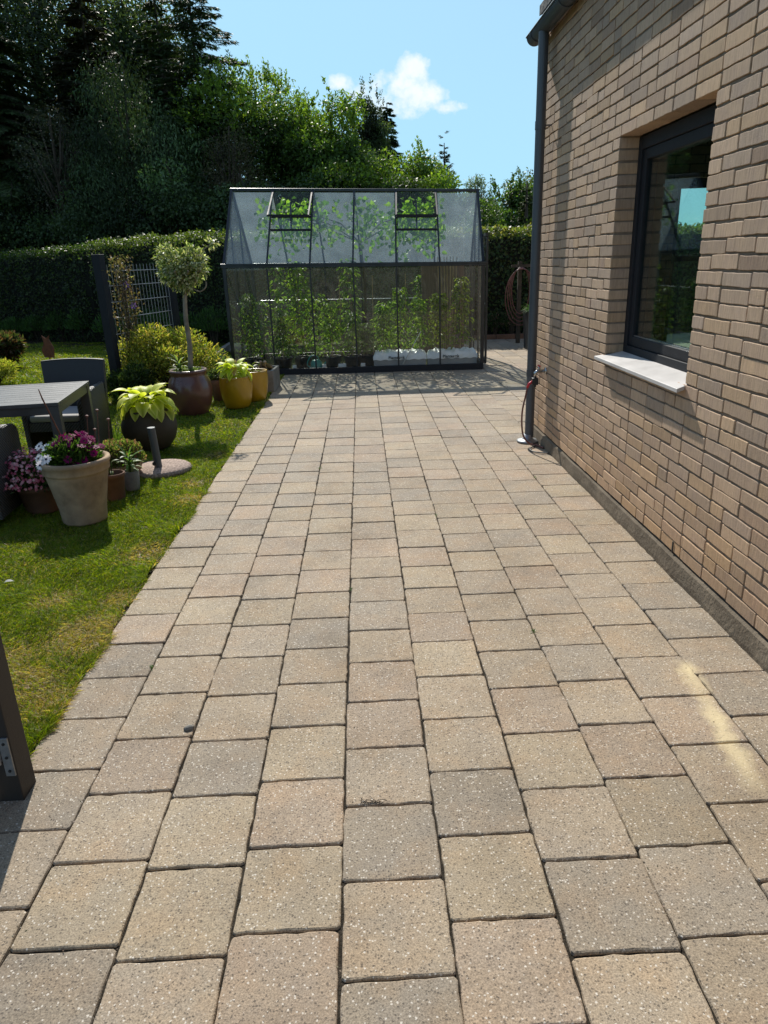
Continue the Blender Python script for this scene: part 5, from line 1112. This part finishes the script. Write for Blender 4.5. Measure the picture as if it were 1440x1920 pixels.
def conifer(name, label, x, y, h, r, z0, cols, seed=1, droop=.35, levels=None, per=8, size=.11, dens=1., r0=.14, pw=.85, up0=.15, cat='tree'):
    h0_ = h; x, y, h, r = push(x, y, h, r); h = h if h0_ < 9 else h0_
    t = thing(name, label, cat, (x, y, 0)); r_ = np.random.default_rng(seed); levels = levels or int((h - z0) / .26); Ps, Ds, Us, Ls, Cs = [], [], [], [], []; mb = MB()
    mb.tube([(0, 0, -.05), (.02, 0, h * .5), (0, 0, h)], [r0, r0 * .6, .012], 8)
    for l in range(levels):
        f = l / levels; z = z0 + (h - z0) * f; Lb0 = r * (1 - f) ** pw
        nb = max(4, int(per * (1 - .4 * f)))
        for k in range(nb):
            a = 2 * math.pi * (k + r_.random() * .7) / nb + l * .9; Lb = max(.12, Lb0 * r_.uniform(.72, 1.12)); zz = z + r_.normal() * .17
            m = max(4, int(Lb / .14)); tt = np.linspace(0, 1, m + 1); bx_ = Lb * tt; bz = up0 * Lb * tt - droop * Lb * tt ** 2 + .10 * Lb * tt ** 5
            ca, sa = math.cos(a), math.sin(a); pts = np.stack([bx_ * ca, bx_ * sa, zz + bz], 1)
            if Lb > .5: mb.tube([tuple(p) for p in pts[::max(1, m // 4)]], .012, 4, cap=False)
            q = int(Lb * 210 * dens) + 10; ti = rng.random(q) ** .8; i0 = np.minimum((ti * m).astype(int), m - 1); p = pts[i0] + (pts[i0 + 1] - pts[i0]) * (ti * m - i0)[:, None]
            sd = rng.choice([-1, 1], q); wdt = .26 * Lb * (1.05 - ti) * rng.random(q); side = np.array([-sa, ca, 0]); p = p + side * (sd * wdt)[:, None] + np.array([ca, sa, 0]) * (wdt * .5)[:, None]; p[:, 2] -= wdt * .25 + rng.random(q) * .03
            Ps.append(p); Ds.append(side * sd[:, None] * .8 + np.array([ca, sa, 0]) * .9 + np.array([0, 0, -.5 * droop * 1.6]) + rdir(q) * .35); Us.append(np.tile([0, 0, 1.], (q, 1)) + rdir(q) * .35)
            Ls.append(size * rng.uniform(.6, 1.3, q)); Cs.append(tint(q, cols) * r_.uniform(.7, 1.25))
    Ps, Ds, Us, Ls, Cs = map(np.concatenate, (Ps, Ds, Us, Ls, Cs))
    leaves('crown', Ps, Ds, Us, Ls, Ls * .34, np.clip(Cs, .003, 1), 'needle', t, False, .1).location = (0, 0, 0); mb.build('trunk', 'bark', t, smooth=True); return t
dk = [(.066, .100, .042), (.085, .125, .048), (.050, .078, .034)]; dkb = [(.074, .120, .050), (.10, .15, .060), (.056, .092, .042)]
mid = [(.072, .125, .028), (.10, .165, .036), (.050, .088, .022)]; lit = [(.18, .27, .035), (.24, .34, .045), (.12, .20, .030)]  # lit: leaf tints brightened to imitate sun on crown tops
conifer('spruce_tree', 'huge dark spruce filling the left edge behind the hedge', -9.0, 20.6, 10.8, 3.1, .5, dk, 11, .45, per=10, size=.17, r0=.25)
conifer('spruce_tree', 'tall dark brownish spruce behind, second from the left edge', -7.0, 22.0, 10.8, 2.6, .8, [(.062, .060, .036), (.048, .056, .032), (.076, .068, .042)], 12, .3, per=10, size=.15, r0=.22)
conifer('spruce_tree', 'tall spruce with its top above the picture left of the open sky', -5.15, 22.4, 10.6, 2.3, 1., dk, 13, .32, per=9, size=.15, r0=.2)
conifer('spruce_tree', 'open drooping spruce whose branch tips stand against the sky', -3.95, 20.9, 9.9, 1.9, 2.5, dkb, 14, .42, levels=44, per=8, size=.14, dens=.8, r0=.12, pw=.42, up0=.35)
fill = [(.052, .080, .034), (.068, .095, .038), (.042, .062, .030)]
broadleaf('beech_tree', 'dark broad tree behind the spruces at the top left corner', -12.0, 31.0, 13.8, 4.4, .8, fill, 66000, .14, seed=51, nc=120, wr=.55, r0=.3)
broadleaf('beech_tree', 'dark broad tree behind the spruces, nearer to the open sky', -8.6, 32.0, 12.6, 2.5, .8, fill, 54000, .14, seed=52, nc=100, wr=.55, r0=.25)
broadleaf('weeping_tree', 'dark weeping tree with hanging leaves in the middle of the left mass', -5.35, 19.3, 6.5, 1.55, .9, dkb, 26000, .13, seed=21, nc=60, hang=.5, wr=.22, mat='needle')
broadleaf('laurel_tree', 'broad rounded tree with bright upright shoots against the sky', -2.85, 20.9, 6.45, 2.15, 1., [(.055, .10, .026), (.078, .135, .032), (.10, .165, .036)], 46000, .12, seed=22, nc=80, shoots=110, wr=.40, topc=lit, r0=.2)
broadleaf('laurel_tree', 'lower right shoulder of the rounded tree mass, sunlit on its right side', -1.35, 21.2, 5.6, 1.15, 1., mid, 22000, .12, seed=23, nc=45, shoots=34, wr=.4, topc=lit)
broadleaf('silver_shrub', 'pale brownish-leaved small tree in front of the rounded tree', -2.95, 18.9, 5.1, .75, 2.6, [(.16, .14, .09), (.10, .10, .05), (.22, .19, .12)], 5200, .055, seed=24, nc=30, wr=.45, thin=1.1)
broadleaf('silver_shrub', 'grey-leaved small tree rising in front of the huge left spruce', -7.2, 19.2, 5.6, .9, 2.4, [(.10, .10, .07), (.06, .075, .045), (.15, .14, .10)], 5200, .055, seed=25, nc=30, wr=.45, thin=1.1)
broadleaf('dark_shrub_tree', 'dark leafy tree above the hedge near the left edge', -8.3, 19.9, 4.4, 1.2, .6, dkb, 13000, .10, seed=26, nc=40, hang=.2)
broadleaf('dark_shrub_tree', 'dark leafy tree above the hedge left of the weeping tree', -6.3, 19.0, 4.1, 1.1, .6, dkb, 13000, .10, seed=27, nc=40, hang=.25)
broadleaf('dark_shrub_tree', 'dark leafy tree directly above the trellis', -4.4, 18.4, 4.3, 1.15, .6, dkb, 15000, .10, seed=28, nc=40, hang=.25)
broadleaf('dark_shrub_tree', 'dark leafy tree left of the greenhouse ridge', -2.7, 18.2, 3.9, 1.1, .6, dkb, 15000, .10, seed=29, nc=40, hang=.2)
broadleaf('dark_shrub_tree', 'dark leafy tree behind the left half of the greenhouse', -1.1, 18.4, 3.6, 1.1, .6, [(.03, .055, .02), (.04, .075, .025)], 13000, .10, seed=30, nc=40)
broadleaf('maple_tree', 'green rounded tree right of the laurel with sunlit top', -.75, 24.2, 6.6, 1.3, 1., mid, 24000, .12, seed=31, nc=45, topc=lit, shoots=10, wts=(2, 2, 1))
broadleaf('birch_tree', 'wispy birch with fine drooping twigs below the cloud', .50, 26.2, 7.1, 1.0, 1.6, [(.06, .09, .035), (.09, .12, .05), (.045, .07, .03)], 17000, .085, seed=32, nc=70, hang=.6, wr=.45, tmat='birch', r0=.10, crr=(.18, .34), shoots=12)
conifer('spruce_tree', 'narrow dark blue-green spruce right of the birch', 1.15, 27.0, 6.6, 1.0, 1.0, dk, 15, .30, levels=44, per=9, size=.15, dens=1.5, pw=.7)
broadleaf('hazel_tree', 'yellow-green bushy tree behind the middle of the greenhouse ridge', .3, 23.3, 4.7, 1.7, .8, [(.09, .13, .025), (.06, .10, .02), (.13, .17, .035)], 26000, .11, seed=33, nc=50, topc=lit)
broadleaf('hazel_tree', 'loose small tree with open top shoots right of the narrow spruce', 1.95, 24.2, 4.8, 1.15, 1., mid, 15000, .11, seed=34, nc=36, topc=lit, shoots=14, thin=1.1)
broadleaf('hazel_tree', 'rounded dark bush behind the open right roof vent', 1.5, 21.6, 3.9, 1.2, .8, mid, 18000, .10, seed=35, nc=36)
conifer('spruce_tree', 'small pale-tipped spruce standing alone against the sky', 2.88, 25.2, 5.1, .85, 1.2, [(.07, .11, .06), (.09, .13, .07)], 16, .0, levels=34, per=7, size=.11, dens=.8, up0=.35)
broadleaf('hazel_tree', 'low sunlit bush under the small lone spruce', 2.5, 22.6, 4.0, 1.2, .8, [(.11, .18, .03), (.08, .14, .03)], 18000, .10, seed=36, nc=36, topc=lit)
broadleaf('willow_tree', 'pale grey-green willow right of the greenhouse ridge', 3.5, 22.6, 3.9, .9, .8, [(.12, .16, .08), (.16, .20, .11), (.08, .12, .05)], 14000, .11, seed=37, nc=34, wr=.22, shoots=10)
broadleaf('apple_tree', 'upright young tree with open sprigs left of the downpipe', 4.05, 20.2, 3.6, .7, .6, mid, 9000, .095, seed=38, nc=30, shoots=12, thin=1.05)
conifer('spruce_tree', 'young dark spruce just left of the downpipe', 4.15, 18.7, 3.3, .6, .4, dk, 17, .05, per=8, size=.11, dens=2., up0=.2)
broadleaf('apple_tree', 'pale sunlit tree partly behind the downpipe', 5.0, 21.0, 3.9, .95, .8, [(.12, .16, .06), (.09, .13, .04), (.16, .19, .09)], 8000, .08, seed=39, nc=34, shoots=14, thin=1.1)
broadleaf('dark_shrub_tree', 'dark bush between the greenhouse gable and the small spruces', 2.9, 18.6, 3.0, 1.1, .5, mid, 15000, .085, seed=40, nc=34)
broadleaf('dark_shrub_tree', 'dark bush behind the hedge beside the house corner', 4.6, 17.8, 2.75, .9, .5, mid, 8000, .085, seed=41, nc=34)
broadleaf('garden_tree', 'rounded tree beyond the hedge right of the house gable', 11.5, 18.5, 3.3, 1.3, .6, mid, 7000, .11, seed=42, nc=34)
broadleaf('garden_tree', 'leafy tree left of the lawn beyond the picture edge', -13.5, 14, 6.0, 2.4, .8, mid, 9000, .17, seed=43, nc=40)
broadleaf('garden_tree', 'second leafy tree left of the lawn nearer the camera', -12.5, 7, 5.5, 2.2, .8, mid, 9000, .17, seed=44, nc=40)
hedge('side_hedge', 'clipped hedge along the left boundary outside the picture', [(-11.5, 0, 2.0), (-12.5, 18, 2.0)], 2, .8, hc, 160, .13, None, 6)
# far wood beyond the gardens, one unbroken mass
n = 60000; x = rng.uniform(-60, 60, n); y = 40 + rng.normal(size=n) * 1.6 + .004 * x ** 2; hh = 2.6 + .5 * vnoise(np.c_[x, x * .3], .35, 9) + 1.6 * (x < 4); z = rng.random(n) ** .7 * hh
P = np.stack([x, y + 1.2 * vnoise(np.c_[x, z * 2], .5, 3), z], 1); o = leaves('far_woodland', P, rdir(n) + np.array([0, 0, .3]), rdir(n) + np.array([0, -.6, .5]), .42, .30, tint(n, mid), 'leaf', None, False); struct(o, 'stuff')
for o in list(COL.objects):
    pass
